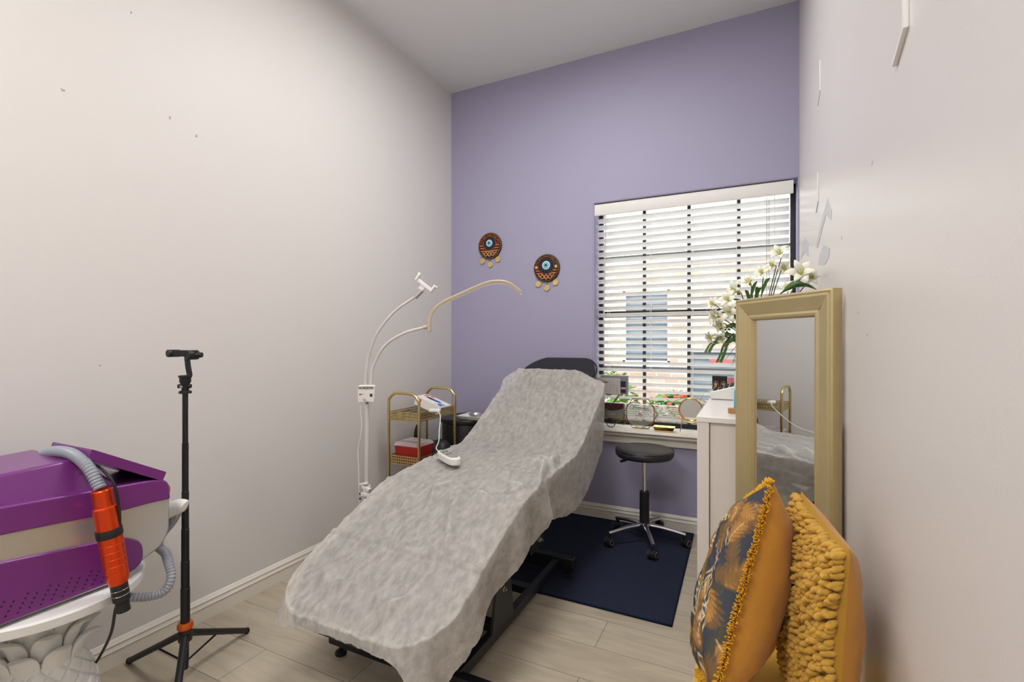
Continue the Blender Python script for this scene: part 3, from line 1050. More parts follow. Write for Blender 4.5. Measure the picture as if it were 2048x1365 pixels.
for k in range(ns):
    z = z_top + (z_bot - z_top) * k / (ns - 1)
    if first is None:
        first = obj('slat', slat_mb(), M['blind'], bl, local=True, smooth=25)
        o = first
    else:
        o = first.copy()
        COL.objects.link(o)
        o.parent = bl
    o.location = (.385, 0.0, z - 2.28)
# slats of the surplus length lie stacked on the bottom rail
fl_ = None
for k in range(6):
    z = .752 + k * .0150
    if fl_ is None:
        fl_ = obj('slat', MB().prism([(-.025, -.0015), (0, .001), (.025, -.0015), (.025, .0015), (0, .004), (-.025, .0015)], 'x', BX0, BX1), M['blind'], bl, local=True, smooth=25)
        o = fl_
    else:
        o = fl_.copy()
        COL.objects.link(o)
        o.parent = bl
    o.location = (.385, 0.0, z - 2.28)
obj('bottom_rail', MB().bx(BX0, BX1, 3.475, 3.525, .722, .746), M['blind'], bl, bevel=.004)
for x in (-.93, -.63, -.35, -.08, .14):
    lc = MB()
    for y in (3.4745, 3.5255):
        lc.tube([(x, y, .735), (x, y, 2.225)], .0012, 6)
    obj('ladder_cord', lc, M['white_plastic'], bl)
obj('tilt_wand', MB().tube([(-.945, 3.455, 2.195), (-.94, 3.452, 2.10), (-.955, 3.45, 1.36)], .0045, 8), M['lamp_white'], bl)
obj('pull_cord', MB().tube([(.095, 3.45, 2.19), (.095, 3.45, 1.55)], .0016, 6).tube([(.108, 3.45, 2.19), (.108, 3.45, 1.60)], .0016, 6).lathe([(0, 0), (.006, .004), (.004, .03), (0, .034)], (.095, 3.45, 1.52), 10), M['grey_pad'], bl)

# ------------------------------------------------------------------ gold cart
cart = thing('bar_cart', 'gold two tier cart with perforated trays and looped handles in the corner', 'cart', (-2.014, 2.71, 0))
CX0, CX1, CY0, CY1 = -2.135, -1.89, 2.50, 2.915
def handle_loop(y):
    return [(CX0, y, 0.02), (CX0, y, .5), (CX0, y, .86), (CX0 + .010, y, .905), (CX0 + .045, y, .935), (CX0 + .09, y, .94),
            (CX1 - .09, y, .94), (CX1 - .045, y, .935), (CX1 - .010, y, .905), (CX1, y, .86), (CX1, y, .5), (CX1, y, 0.02)]
for y in (CY0, CY1):
    obj('handle_frame', MB().tube(spline(handle_loop(y), 7), .0095, 14), M['gold'], cart)

def perforated(mb, o, ux, uy, nx, ny, cell, hole):
    """sheet of staggered round holes: o corner, ux/uy unit vectors, nx*ny cells"""
    o, ux, uy = Vector(o), Vector(ux), Vector(uy)
    for j in range(ny):
        for i in range(nx):
            sh = .25 * cell * (1 if j % 2 else -1)
            c = o + ux * ((i + .5) * cell) + uy * ((j + .5) * cell)
            outer = []
            inner = []
            for k in range(8):
                a = 2 * PI * k / 8 + PI / 8
                inner.append(c + (ux * math.cos(a) + uy * math.sin(a)) * hole)
                ca, sa = math.cos(a), math.sin(a)
                m = .5 * cell / max(abs(ca), abs(sa))
                outer.append(c + ux * (ca * m) + uy * (sa * m))
            k0 = len(mb.v)
            mb.v += outer + inner
            # square corners
            cor = []
            for (sx_, sy_) in ((1, 1), (-1, 1), (-1, -1), (1, -1)):
                cor.append(c + ux * (.5 * cell * sx_) + uy * (.5 * cell * sy_))
            k1 = len(mb.v)
            mb.v += cor
            for k in range(8):
                k2 = (k + 1) % 8
                mb.f.append((k0 + k, k0 + k2, k0 + 8 + k2, k0 + 8 + k))
            for q, k in enumerate((0, 2, 4, 6)):
                mb.f.append((k0 + k, k1 + q, k0 + k + 1))
    return mb
def tray(z0, rim):
    cell = .0179
    nx = 13
    ny = 23
    x0 = CX0 + .006
    y0 = CY0 + .004
    x1, y1 = x0 + nx * cell, y0 + ny * cell
    mb = MB()
    perforated(mb, (x0, y0, z0), (1, 0, 0), (0, 1, 0), nx, ny, cell, .0066)
    nr = int(round(rim / cell))
    perforated(mb, (x0, y0, z0), (1, 0, 0), (0, 0, 1), nx, nr, cell, .0066)
    perforated(mb, (x0, y1, z0), (1, 0, 0), (0, 0, 1), nx, nr, cell, .0066)
    perforated(mb, (x0, y0, z0), (0, 1, 0), (0, 0, 1), ny, nr, cell, .0066)
    perforated(mb, (x1, y0, z0), (0, 1, 0), (0, 0, 1), ny, nr, cell, .0066)
    o = obj('tray', mb, M['gold'], cart, smooth=0, solid=.0014)
    rz = z0 + nr * cell
    obj('rim', MB().tube([(x0, y0, rz), (x1, y0, rz), (x1, y1, rz), (x0, y1, rz)], .0028, 8, closed=True)
        .tube([(x0, y0, z0), (x1, y0, z0), (x1, y1, z0), (x0, y1, z0)], .0028, 8, closed=True), M['gold'], o)
    return o
tray(.762, .055)
tray(.476, .055)
tray(.14, .04)

# things on the cart
Rg = Matrix.Rotation(math.radians(2), 3, 'Z') @ Matrix.Rotation(math.radians(19), 3, 'Y')
gb = thing('glove_box', 'white and red glove dispenser box tilted across the top tray of the gold cart', 'box', (-2.0, 2.81, .764))
gc = Vector((-2.008, 2.815, .832))
obj('carton', MB().box(gc, (.215, .135, .062), Rg), M['card_white'], gb, bevel=.0015)
def onbox(x, y, z):
    return gc + Rg @ Vector((x, y, z))
gslot = obj('opening', MB().add([onbox(-.005 + .066 * math.cos(2 * PI * k / 24), .006 + .017 * math.sin(2 * PI * k / 24), .0313) for k in range(24)] +
        [onbox(-.005 + .066 * math.cos(2 * PI * k / 24), .006 + .017 * math.sin(2 * PI * k / 24), .0320) for k in range(24)],
        [tuple(range(24, 48)), tuple(range(23, -1, -1))] + [(k, (k + 1) % 24, 24 + (k + 1) % 24, 24 + k) for k in range(24)]), M['dark_slot'], gb, smooth=0)
obj('glove', MB().ball(onbox(.012, .004, .031), (.036, .012, .007), 12, 8, Rg).ball(onbox(.034, .006, .031), (.020, .009, .006), 12, 8, Rg), M['blue_glove'], gslot)
pr_ = MB()
for (x, y, sx_, sy_) in ((-.085, .045, .030, .018), (-.050, .050, .030, .018), (-.085, .015, .020, .018)):
    pr_.box(onbox(x, y, .0312), (sx_, sy_, .0008), Rg)
for (x, z, sx_, sz_) in ((-.090, .010, .022, .026), (-.066, .012, .014, .020)):
    pr_.box(onbox(x, -.0677, z), (sx_, .0008, sz_), Rg)
obj('print', pr_, M['card_red'], gb, smooth=0)
pb_ = MB()
for (x, y, s) in ((.072, -.030, .020), (.088, -.012, .012), (.088, -.048, .012), (.048, -.052, .006)):
    pb_.lathe([(0, 0), (s, 0), (s, .0008), (0, .0008)], onbox(x, y, .0310), 10, axis=Rg @ Vector((0, 0, 1)))
obj('print', pb_, M['card_blue'], gb, smooth=0)

rb = thing('red_tub', 'red plastic tub with a frosted clear lid on the lower tray of the gold cart', 'tub', (-2.01, 2.60, .478))
tb = MB()
def tap(z, g):
    return [(-2.107 + g, 2.515 + g), (-1.915 - g, 2.515 + g), (-1.915 - g, 2.70 - g), (-2.107 + g, 2.70 - g)]
v8 = [(x, y, .4785) for x, y in tap(0, .012)] + [(x, y, .592) for x, y in tap(0, 0.002)]
tb.add(v8, [(3, 2, 1, 0), (4, 5, 6, 7), (0, 1, 5, 4), (1, 2, 6, 5), (2, 3, 7, 6), (3, 0, 4, 7)])
obj('tub', tb, M['red_box'], rb, bevel=.010, bseg=3)
ld = MB()
v8 = [(x, y, .592) for x, y in tap(0, -.004)] + [(x, y, .618) for x, y in tap(0, .010)]
ld.add(v8, [(3, 2, 1, 0), (4, 5, 6, 7), (0, 1, 5, 4), (1, 2, 6, 5), (2, 3, 7, 6), (3, 0, 4, 7)])
lo = obj('lid', ld, M['clear_lid'], rb, bevel=.007, bseg=3)
obj('lid_handle', MB().bx(-2.07, -1.955, 2.57, 2.645, .6185, .625), M['clear_lid'], lo, bevel=.003)

pu = MB()
pu.grid(lambda u, v: (-2.10 + .215 * u, 2.715 + .185 * v, .482 + .10 * (1 - (2 * u - 1) ** 4) ** .5 * (1 - (2 * v - 1) ** 4) ** .5 * (.8 + .3 * mnoise.noise(Vector((u * 4, v * 4, 2)))) + .02 * v), 20, 20)
tag(obj('pouch', pu, M['black_bag'], loc=(-1.99, 2.80, .48), smooth=180), 'dark soft pouch behind the red tub on the lower tray of the cart', 'pouch')
br_ = MB().lathe([(0, 0), (.016, 0), (.022, .04), (.018, .085), (.010, .11), (0, .125)], (-2.085, 2.735, .575), 16)
tag(obj('black_bottle', br_, M['black_plastic'], loc=(-2.085, 2.735, .575)), 'black rounded bottle top standing up behind the red tub on the cart', 'bottle')

# black side drum and the steel tray on it
dr_ = thing('side_drum', 'round black side table between the gold cart and the lilac wall', 'side table', (-1.93, 3.15, 0))
obj('body', MB().lathe([(0, 0), (.185, 0), (.19, .01), (.19, .66), (.185, .672), (0, .672)], (-1.93, 3.15, 0), 48), M['black_vinyl'], dr_)
obj('table_top', MB().lathe([(0, .673), (.198, .673), (.205, .680), (.205, .698), (.198, .706), (0, .706)], (-1.93, 3.15, 0), 48), M['black_plastic'], dr_)
ty = thing('instrument_tray', 'shallow white tray with a small bowl, on the black side table behind the bed', 'tray', (-1.77, 3.05, .707))
tm = MB()
tv = [(-1.925, 2.985), (-1.655, 2.985), (-1.655, 3.165), (-1.925, 3.165)]
def tring(g, z):
    return [(tv[0][0] + g, tv[0][1] + g, z), (tv[1][0] - g, tv[1][1] + g, z), (tv[2][0] - g, tv[2][1] - g, z), (tv[3][0] + g, tv[3][1] - g, z)]
vs = tring(.02, .7075) + tring(0, .735) + tring(.006, .735) + tring(.024, .711)
tm.add(vs, [(3, 2, 1, 0)] + [(a * 4 + k, a * 4 + (k + 1) % 4, (a + 1) * 4 + (k + 1) % 4, (a + 1) * 4 + k) for a in range(3) for k in range(4)] + [(12, 13, 14, 15)])
obj('tray', tm, M['white_plastic'], ty, bevel=.002)
bw = thing('steel_bowl', 'small dented steel bowl inside the white tray by the bed', 'bowl', (-1.80, 3.06, .712))
obj('bowl', MB().lathe([(0, .7115), (.03, .7115), (.046, .728), (.056, .748), (.053, .748), (.043, .730), (.028, .715), (0, .715)], (-1.80, 3.06, 0), 28), M['steel'], bw)
tag(obj('metal_rod', MB().tube([(-1.71, 3.02, .744), (-1.70, 3.15, .744)], .006, 10), M['gold'], loc=(-1.7, 3.08, .735)), 'slim brass rod lying across the white tray beside the bowl', 'rod')
tag(obj('cotton_ball', MB().ball((-1.69, 3.055, .757), (.026, .024, .02), 12, 8), M['card_white'], loc=(-1.69, 3.05, .735)), 'small white cotton ball on the white tray next to the bed', 'cotton')

# ------------------------------------------------------------------ half moon lamp on its pole
la = thing('half_moon_lamp', 'slim ivory pole lamp with curved pale gold light arc and phone arm by left wall', 'lamp', (-2.10, 2.255, 0))
lx, ly = -2.099, 2.255
obj('base_plate', MB().lathe([(0, 0), (.13, 0), (.135, .006), (.13, .016), (.03, .022), (.02, .05), (0, .05)], (lx, ly, 0), 36), M['lamp_white'], la)
obj('pole', MB().cyl((lx, ly, .045), (lx, ly, .53), .017, 20).cyl((lx, ly, .53), (lx, ly, 1.085), .0135, 20), M['lamp_white'], la)
clp = MB()
clp.lathe([(0, .33), (.022, .33), (.024, .345), (.024, .39), (.020, .40), (0, .40)], (lx, ly, 0), 20)
clp.box((lx + .012, ly - .018, .385), (.060, .022, .020), Matrix.Rotation(.3, 3, 'Y'))
clp.box((lx - .005, ly - .02, .41), (.062, .020, .014), Matrix.Rotation(-.25, 3, 'Y'))
clp.box((lx + .004, ly - .018, .345), (.070, .020, .020))
clp.lathe([(0, .285), (.021, .285), (.021, .318), (0, .318)], (lx, ly, 0), 20)
clm = obj('clamp', clp, M['white_plastic'], la, bevel=.003)
obj('bolt', MB().cyl((lx - .03, ly - .03, .348), (lx - .03, ly - .024, .348), .006, 10).cyl((lx - .03, ly - .03, .318), (lx - .03, ly - .024, .318), .006, 10), M['ink'], clm)
# control box, turned towards the camera
bR = Matrix.Rotation(math.radians(32), 3, 'Z')
bc = Vector((lx, ly, .958))
cbx = obj('control_box', MB().box(bc, (.100, .056, .104), bR), M['white_plastic'], la, bevel=.010, bseg=3)
fx, fn = bR @ V(1, 0, 0), bR @ V(0, -1, 0)
obj('lettering', text_mb('HORIZON', .019, bc + fn * .0288 + V(0, 0, .036), fx, (0, 0, 1), .0012, bold=.0006), M['ink'], cbx, smooth=0)
mk = MB()
mk.box(bc + fn * .0285 + fx * .030 + V(0, 0, -.008), (.014, .0012, .018), bR)
mk.box(bc + fn * .0285 + fx * -.034 + V(0, 0, -.002), (.012, .0012, .006), bR)
mk.box(bc + fn * .0285 + fx * -.020 + V(0, 0, .0), (.012, .0012, .002), bR)
obj('marking', mk, M['ink'], cbx, smooth=0)
obj('frame_plate', MB().box(bc + fn * .0275, (.092, .0012, .096), bR), M['cabinet'], cbx, smooth=0)
obj('thumb_screw', MB().cyl(bc + fn * .028 + fx * -.012 + V(0, 0, -.030), bc + fn * .050 + fx * .010 + V(0, 0, -.052), .008, 14), M['steel'], cbx)
obj('gooseneck', MB().tube(spline([(-2.108, 2.252, 1.0), (-2.106, 2.253, 1.06), (-2.093, 2.258, 1.166), (-2.047, 2.281, 1.318), (-1.948, 2.329, 1.458), (-1.817, 2.394, 1.562)], 10),
    lambda t: .0105 if t < .35 else .0085, 14), M['lamp_white'], la)
obj('gooseneck', MB().tube(spline([(-2.08, 2.264, 1.0), (-2.076, 2.267, 1.06), (-2.063, 2.273, 1.129), (-2.0, 2.303, 1.251), (-1.894, 2.356, 1.327), (-1.765, 2.419, 1.367)], 10),
    lambda t: .011 if t < .35 else .009, 14), M['lamp_white'], la)
arc = spline([(-1.757, 2.423, 1.335), (-1.757, 2.423, 1.40), (-1.737, 2.433, 1.462), (-1.683, 2.46, 1.513), (-1.573, 2.514, 1.572), (-1.45, 2.574, 1.630), (-1.374, 2.612, 1.643), (-1.313, 2.642, 1.626), (-1.253, 2.671, 1.574)], 10)
ah = obj('light_arc', MB().tube(arc, 0, flat=(.014, .0100), up=(-.45, .89, .25)), M['beige_gold'], la, bevel=.003)
ah2 = MB().tube([p + V(.0, .0, -.0085) for p in arc[6:]], 0, flat=(.010, .0050), up=(-.45, .89, .25))
obj('diffuser', ah2, M['diffuser'], ah)
obj('swivel_joint', MB().cyl((-1.79, 2.407, 1.362), (-1.755, 2.424, 1.37), .013, 16), M['beige_gold'], la, bevel=.002)
# phone holder
obj('knuckle', MB().cyl((-1.835, 2.386, 1.545), (-1.795, 2.404, 1.588), .014, 14), M['steel'], la)
rt = V(.897, .4415, 0)
hc = V(-1.785, 2.41, 1.622)
ph = MB()
ax_ = (rt * .70 + V(0, 0, -.55)).normalized()
ay_ = (rt * .55 + V(0, 0, .75)).normalized()
HR = Matrix((ax_, ax_.cross(ay_) * -1, ay_)).transposed()
ph.box(hc, (.115, .03, .022), HR)
ph.box(hc + ax_ * .058 + ay_ * .014, (.014, .05, .050), HR)
ph.box(hc - ax_ * .058 + ay_ * .014, (.014, .05, .050), HR)
ph.box(hc - ay_ * .022, (.035, .022, .035), HR)
ph.box(hc - ax_ * .064 + ay_ * .034, (.012, .04, .016), HR)
ph.box(hc + ax_ * .068 + ay_ * .034, (.020, .04, .012), HR)
obj('phone_holder', ph, M['white_plastic'], la, bevel=.004)
obj('power_cord', MB().tube(spline([(lx - .025, ly - .02, .915), (lx - .03, ly - .022, .86), (lx - .022, ly - .022, .78), (lx - .03, ly - .022, .70), (lx - .052, ly - .02, .62), (lx - .05, ly - .018, .52), (lx - .046, ly - .018, .38), (lx - .05, ly - .01, .16), (lx - .06, ly, -.10), (lx - .085, ly + .1, -.168)], 6), .0028, 8), M['white_plastic'], la)

# the whole lamp, scaled about the camera, stands 1.6 m tall beside the bed
for ch in la.children_recursive:
    if ch.name.split('.')[0] in ('base_plate', 'pole'):
        continue
    ch.data.transform(Matrix.Translation((0, 0, .174)))
la.location = (-1.851, 1.991, 0)
la.scale = (.881, .881, .881)

# ------------------------------------------------------------------ phone tripod
tp = thing('phone_tripod', 'black telescopic phone tripod with an orange collar standing by the left wall', 'tripod', (-1.886, 1.078, 0))
tx, ty_ = -1.886, 1.078
pz = [(.205, .0155), (.36, .0155), (.361, .0142), (.46, .0142), (.461, .013), (.58, .013), (.581, .0118), (.72, .0118), (.721, .0108), (.90, .0108), (.901, .0095), (1.085, .0095)]
obj('pole', MB().lathe([(0, pz[0][0])] + [(r, z) for z, r in pz] + [(0, 1.085)], (tx, ty_, 0), 20), M['black_metal'], tp, smooth=25)
obj('collar', MB().lathe([(.0, .206), (.020, .206), (.0265, .214), (.0265, .226), (.022, .234), (.0, .234)], (tx, ty_, 0), 28), M['orange_plastic'], tp)
hbz = MB().lathe([(0, .06), (.010, .06), (.012, .10), (.012, .16), (.022, .165), (.024, .175), (.024, .198), (.018, .205), (0, .205)], (tx, ty_, 0), 20)
obj('hub', hbz, M['black_plastic'], tp)
for (fx_, fy_) in ((-2.205, 1.05), (-1.975, 1.385), (-1.50, .80)):
    d = Vector((fx_ - tx, fy_ - ty_, 0)).normalized()
    a = Vector((tx, ty_, .183)) + d * .02
    b = Vector((fx_, fy_, .013))
    lg = obj('leg', MB().tube([a, a.lerp(b, .08), a.lerp(b, .93), b], lambda t: .0105 + .003 * (1 - t), 12), M['black_plastic'], tp)
    obj('foot', MB().ball(b, .0128, 10, 8), M['rubber'], lg)
    obj('brace', MB().tube([Vector((tx, ty_, .085)) + d * .012, a.lerp(b, .42) - V(0, 0, .012)], .0038, 8), M['black_metal'], lg)
rt2 = V(.85, .53, 0)
hd = MB()
hd.lathe([(0, 1.085), (.021, 1.085), (.021, 1.093), (.012, 1.097), (.013, 1.118), (.019, 1.128), (.019, 1.142), (.022, 1.146), (.022, 1.152), (0, 1.154)], (tx, ty_, 0), 22)
hd.cyl(V(tx, ty_, 1.112) - rt2 * .024, V(tx, ty_, 1.112) + rt2 * .020, .008, 12)
hdo = obj('ball_head', hd, M['black_plastic'], tp)
obj('screw_cap', MB().cyl(V(tx + .004, ty_ - .014, 1.110), V(tx + .004, ty_ - .020, 1.110), .005, 12), M['grey_pad'], hdo)
nk = MB().tube([V(tx, ty_, 1.15) + rt2 * .016, V(tx, ty_, 1.185) + rt2 * .010, V(tx, ty_, 1.225) + rt2 * .006], 0, flat=(.006, .010), up=tuple(rt2))
obj('neck', nk, M['black_plastic'], tp, bevel=.002)
ck = MB()
pc = V(tx, ty_, 1.228)
RR = Matrix((rt2.normalized(), rt2.normalized().cross(V(0, 0, 1)) * -1, V(0, 0, 1))).transposed()
ck.box(pc - rt2 * .010 + V(0, 0, .006), (.105, .016, .024), RR)
ck.cyl(pc - rt2 * .050 - V(0, .012, -.006), pc - rt2 * .050 + V(0, .03, .006), .014, 14)
ck.cyl(pc + rt2 * .024 - V(0, .02, 0), pc + rt2 * .024 + V(0, .02, 0), .018, 16)
ck.cyl(pc + rt2 * .03, pc + rt2 * .060, .010, 12)
obj('phone_clamp', ck, M['black_plastic'], tp, bevel=.002)

# ------------------------------------------------------------------ evil eye plaques
def plaque(cx, cz, stars, label):
    y0 = YB - .001
    p = thing('evil_eye_plaque', label, 'wall ornament', (cx, y0, cz), group='evil eye plaques on the lilac wall')
    Rr = .106
    ax = (0, -1, 0)
    disc = obj('disc', MB().lathe([(0, 0), (Rr - .003, 0), (Rr, .004), (Rr, .010), (Rr - .006, .014), (0, .016)], (cx, y0, cz), 48, axis=ax), M['dark_disc'], p)
    ez = cz + .020
    er = .050 if not stars else .058
    yf = y0 - .016
    def bd_ring(c, R, n, r, z):
        mb = MB()
        for k in range(n):
            a = 2 * PI * k / n
            mb.ball((c[0] + R * math.cos(a), z, c[1] + R * math.sin(a)), r, 6, 5)
        return mb
    obj('bead_ring', bd_ring((cx, cz), Rr - .007, 46, .0036, y0 - .016), M['bead_gold'], p)
    obj('bead_ring', bd_ring((cx, ez), er + .006, 30, .0034, yf - .001), M['bead_gold'], p)
    def eye(name, r, y, m, x=0):
        return obj(name, MB().lathe([(0, 0), (r, 0), (r * .96, .003), (0, .004)], (cx, y, ez), 36, axis=ax), m, p)
    eye('eye_disc', er, yf + .001, M['navy_disc'])
    eye('eye_white', er * .56, yf - .003, M['eye_white'])
    eye('eye_iris', er * .42, yf - .006, M['eye_blue'])
    eye('eye_pupil', er * .15, yf - .0095, M['eye_dark'])
    # beaded pattern: bands and zigzags inside the disc
    def inside(x, z, g=.014):
        return x * x + z * z < (Rr - g) ** 2 and (x * x + (z - .020) ** 2) > (er + .010) ** 2
    def cells(col):
        mb = MB()
        s = .0052
        n = int(Rr / s)
        for i in range(-n, n + 1):
            for j in range(-n, n + 1):
                x, z = i * s, j * s
                if not inside(x, z):
                    continue
                zig = abs((((x + .031) / .062) % 1) - .5) * 2          # 0..1 triangle wave
                zz = -.048 - .040 * zig
                zz2 = -.088 + .040 * zig
                if z > .050:
                    c = ('rust', 'maroon', 'olive')[int(abs(math.atan2(x, z)) * 5) % 3]
                elif z > -.002:
                    c = 'maroon' if (int((abs(x) + z) / .018) % 2) else ('olive' if stars else 'rust')
                elif z > -.044:
                    k = int((-z) / .0105)
                    c = ('maroon', 'olive', 'maroon', 'rust', 'maroon')[min(k, 4)]
                    if c == 'dark':
                        c = 'maroon'
                else:
                    c = 'olive' if zz2 < z < zz else 'maroon'
                    if z < -.092:
                        c = 'rust'
                if c == col:
                    mb.ball((cx + x, yf + .0005, cz + z), (.0028, .003, .0028), 5, 4)
        return mb
    for lo_h in (0, 1):
        zp = []
        for k in range(25):
            x = -.072 + .006 * k
            zg = abs((((x + .031) / .062) % 1) - .5) * 2
            z = (-.048 - .040 * zg) if lo_h else (-.088 + .040 * zg)
            if inside(x, z, .016):
                zp.append((cx + x, yf - .003, cz + z))
        if len(zp) > 2:
            obj('zigzag_cord', MB().tube(zp, .0026, 6), M['peach'], p)
    for z in (-.002, -.022, -.042):
        for sg_n in (-1, 1):
            xs = [sg_n * (.004 + .006 * k) for k in range(16)]
            zp = [(cx + x, yf - .003, cz + z - .004 * math.cos(x * 30)) for x in xs if inside(x, z, .016)]
            if len(zp) > 2:
                obj('band_cord', MB().tube(zp, .0022, 6), M['peach'], p)
    for c in ('rust', 'maroon', 'olive', 'peach'):
        m = cells(c)
        if m.v:
            obj('beadwork', m, M[c], p)
    if stars:
        for sx_ in (-.080, .080):
            s = MB()
            pts = []
            for k in range(10):
                a = PI / 2 + k * PI / 5
                r = .016 if k % 2 == 0 else .007
                pts.append((cx + sx_ + r * math.cos(a), cz + .008 + r * math.sin(a)))
            s.prism(pts, 'y', yf - .006, yf - .002)
            obj('star', s, M['peach'], p, smooth=0)
    for (dx, dz) in ((-.070, -.118), (0, -.150), (.070, -.112)):
        zt = -math.sqrt(max(0, Rr ** 2 - dx ** 2))
        c = obj('coin', MB().lathe([(0, 0), (.0225, 0), (.024, .0015), (.022, .003), (0, .0026)], (cx + dx, y0 - .006, cz + dz), 24, axis=ax), M['coin'], p)
        obj('ring', MB().torus((cx + dx, y0 - .008, (cz + dz + .027 + cz + zt) / 2), max(.004, abs(dz + .027 - zt) / 2), .0012, axis=(0, 1, 0), seg=16, sec=6), M['dark_gold'], c)
plaque(-1.876, 2.045, False, 'upper left evil eye plaque, rust and maroon beads round a smaller eye')
plaque(-1.385, 1.834, True, 'lower evil eye plaque near the window, with two pale stars and a larger eye')

# ------------------------------------------------------------------ things on the window sill
SZ = .6665
ws = thing('wheeled_stand', 'gold wire display stand with two tiers and a spoked wheel on the window sill', 'display stand', (-.90, 3.42, SZ))
def wire(p, r=.003):
    return MB().tube(p, r, 8)
wf = MB()
for y in (3.395, 3.455):
    wf.tube([(-1.00, y, .90), (-.80, y, .90)], .0035, 8)
    wf.tube([(-.83, y, .90), (-.93, y, .77), (-.86, y, .70), (-.80, y, .725)], .003, 8)
    wf.tube([(-.90, y, .725), (-.792, y, .725), (-.792, y, .705), (-.80, y, .69)], .003, 8)
obj('frame', wf, M['dark_gold'], ws)
obj('shelf', MB().bx(-1.0, -.80, 3.395, 3.455, .897, .902), M['gold'], ws, bevel=.001)
obj('shelf', MB().bx(-.99, -.795, 3.395, 3.455, .722, .727), M['gold'], ws, bevel=.001)
wl = MB().torus((-.885, 3.385, .7005), .031, .0032, axis=(0, 1, 0), seg=32, sec=8)
for k in range(4):
    a = k * PI / 4 + .3
    wl.tube([(-.885 - .03 * math.cos(a), 3.385, .7005 - .03 * math.sin(a)), (-.885 + .03 * math.cos(a), 3.385, .7005 + .03 * math.sin(a))], .0014, 6)
obj('wheel', wl, M['black_metal'], ws)
def carton(name, label, x0, x1, y0, y1, z0, z1, m, cat='box', group=None):
    t = thing(name, label, cat, ((x0 + x1) / 2, (y0 + y1) / 2, z0), group=group)
    obj('carton', MB().bx(x0, x1, y0, y1, z0, z1), m, t, bevel=.001)
    return t
b1 = carton('product_box', 'light grey product box with small dark lettering, front one on the sill stand', -1.0, -.825, 3.392, 3.418, .9025, 1.015, M['grey_card'])
obj('lettering', text_mb('PNMALT', .017, (-.935, 3.3913, .985), (1, 0, 0), (0, 0, 1), .0008, bold=.0004), M['ink'], b1, smooth=0)
obj('logo', MB().tube([(-.990, 3.3915, .985), (-.983, 3.3915, .992), (-.976, 3.3915, .985), (-.983, 3.3915, .978)], .0012, 6, closed=True), M['ink'], b1)
ln = MB()
for (x0, x1, z) in ((-.985, -.92, .967), (-.985, -.93, .958), (-.985, -.93, .949), (-.985, -.94, .940), (-.89, -.832, .965), (-.87, -.845, .945)):
    ln.bx(x0, x1, 3.3912, 3.392, z, z + .0016)
for (x, z0, z1) in ((-.89, .925, .995), (-.87, .945, .985), (-.845, .915, .965)):
    ln.bx(x, x + .0016, 3.3912, 3.392, z0, z1)
obj('print', ln, M['grey_card_dark'], b1, smooth=0)
obj('end_flap', MB().bx(-.8252, -.8235, 3.392, 3.418, .903, 1.0145), M['card_white'], b1, smooth=0)
b2 = carton('product_box', 'darker grey box with a navy and pink panel, behind the light grey box on sill', -.97, -.775, 3.421, 3.453, .9025, 1.032, M['grey_card_dark'])
pn = obj('panel', MB().bx(-.822, -.787, 3.4195, 3.421, .912, .995), M['navy_print'], b2, smooth=0)
obj('stripe', MB().bx(-.822, -.787, 3.4187, 3.4196, .938, .952), M['pink_print'], pn, smooth=0)
bp_ = thing('purse_box', 'small grey box with a plum curved flap on the lower tier of sill stand', 'box', (-.88, 3.425, .728))
obj('carton', MB().bx(-.96, -.80, 3.400, 3.450, .7275, .835), M['purse'], bp_, bevel=.004)
fp = [(-.962, .838), (-.798, .838), (-.798, .806)] + [(-.798 - .164 * k / 10, .806 - .018 * math.sin(PI * k / 10)) for k in range(1, 10)] + [(-.962, .806)]
obj('flap', MB().prism(fp, 'y', 3.396, 3.400), M['plum'], bp_, bevel=.001)
obj('lettering', text_mb('ELLE', .014, (-.87, 3.3992, .762), (1, 0, 0), (0, 0, 1), .0008), M['grey_card'], bp_, smooth=0)

sg = thing('name_sign', 'gold geometric wire frame sign with script lettering standing on the window sill', 'sign', (-.688, 3.435, SZ))
sc = V(-.688, 3.435, .772)
def octo(r, a0, n, sx_=1.0):
    return [sc + V(r * sx_ * math.cos(a0 + 2 * PI * k / n), 0, r * math.sin(a0 + 2 * PI * k / n)) for k in range(n)]
sf = MB()
hexv = [sc + V(-.055, 0, .103), sc + V(.055, 0, .103), sc + V(.116, 0, 0), sc + V(.055, 0, -.103), sc + V(-.055, 0, -.103), sc + V(-.116, 0, 0)]
sf.tube(hexv, .0030, 8, closed=True)
hex2 = [sc + V(0, -.006, .108), sc + V(.094, -.006, .055), sc + V(.094, -.006, -.055), sc + V(0, -.006, -.104), sc + V(-.094, -.006, -.055), sc + V(-.094, -.006, .055)]
sf.tube(hex2, .0030, 8, closed=True)
obj('frame', sf, M['dark_gold'], sg)
obj('foot', MB().bx(-.735, -.641, 3.43, 3.458, SZ + .0, SZ + .004), M['dark_gold'], sg, bevel=.001)
obj('panel', MB().prism([(p.x, p.z) for p in hex2], 'y', 3.4335, 3.4355), M['clear_acrylic'], sg, smooth=0)
tt = text_mb('Themedspa', .024, sc + V(.0, -.008, .040), (1, 0, 0), (0, 0, 1), .0008, shear=.35)
tt.tube(spline([sc + V(-.064, -.008, .046), sc + V(-.074, -.008, .036), sc + V(-.064, -.008, .026), sc + V(-.050, -.008, .036), sc + V(-.046, -.008, .056), sc + V(-.060, -.008, .060), sc + V(-.066, -.008, .053)], 6), .0009, 6)
tt.tube(spline([sc + V(-.06, -.008, .056), sc + V(-.03, -.008, .060), sc + V(.0, -.008, .056)], 6), .0008, 6)
t2 = text_mb('By', .032, sc + V(.0, -.008, -.004), (1, 0, 0), (0, 0, 1), .0008, shear=.35)
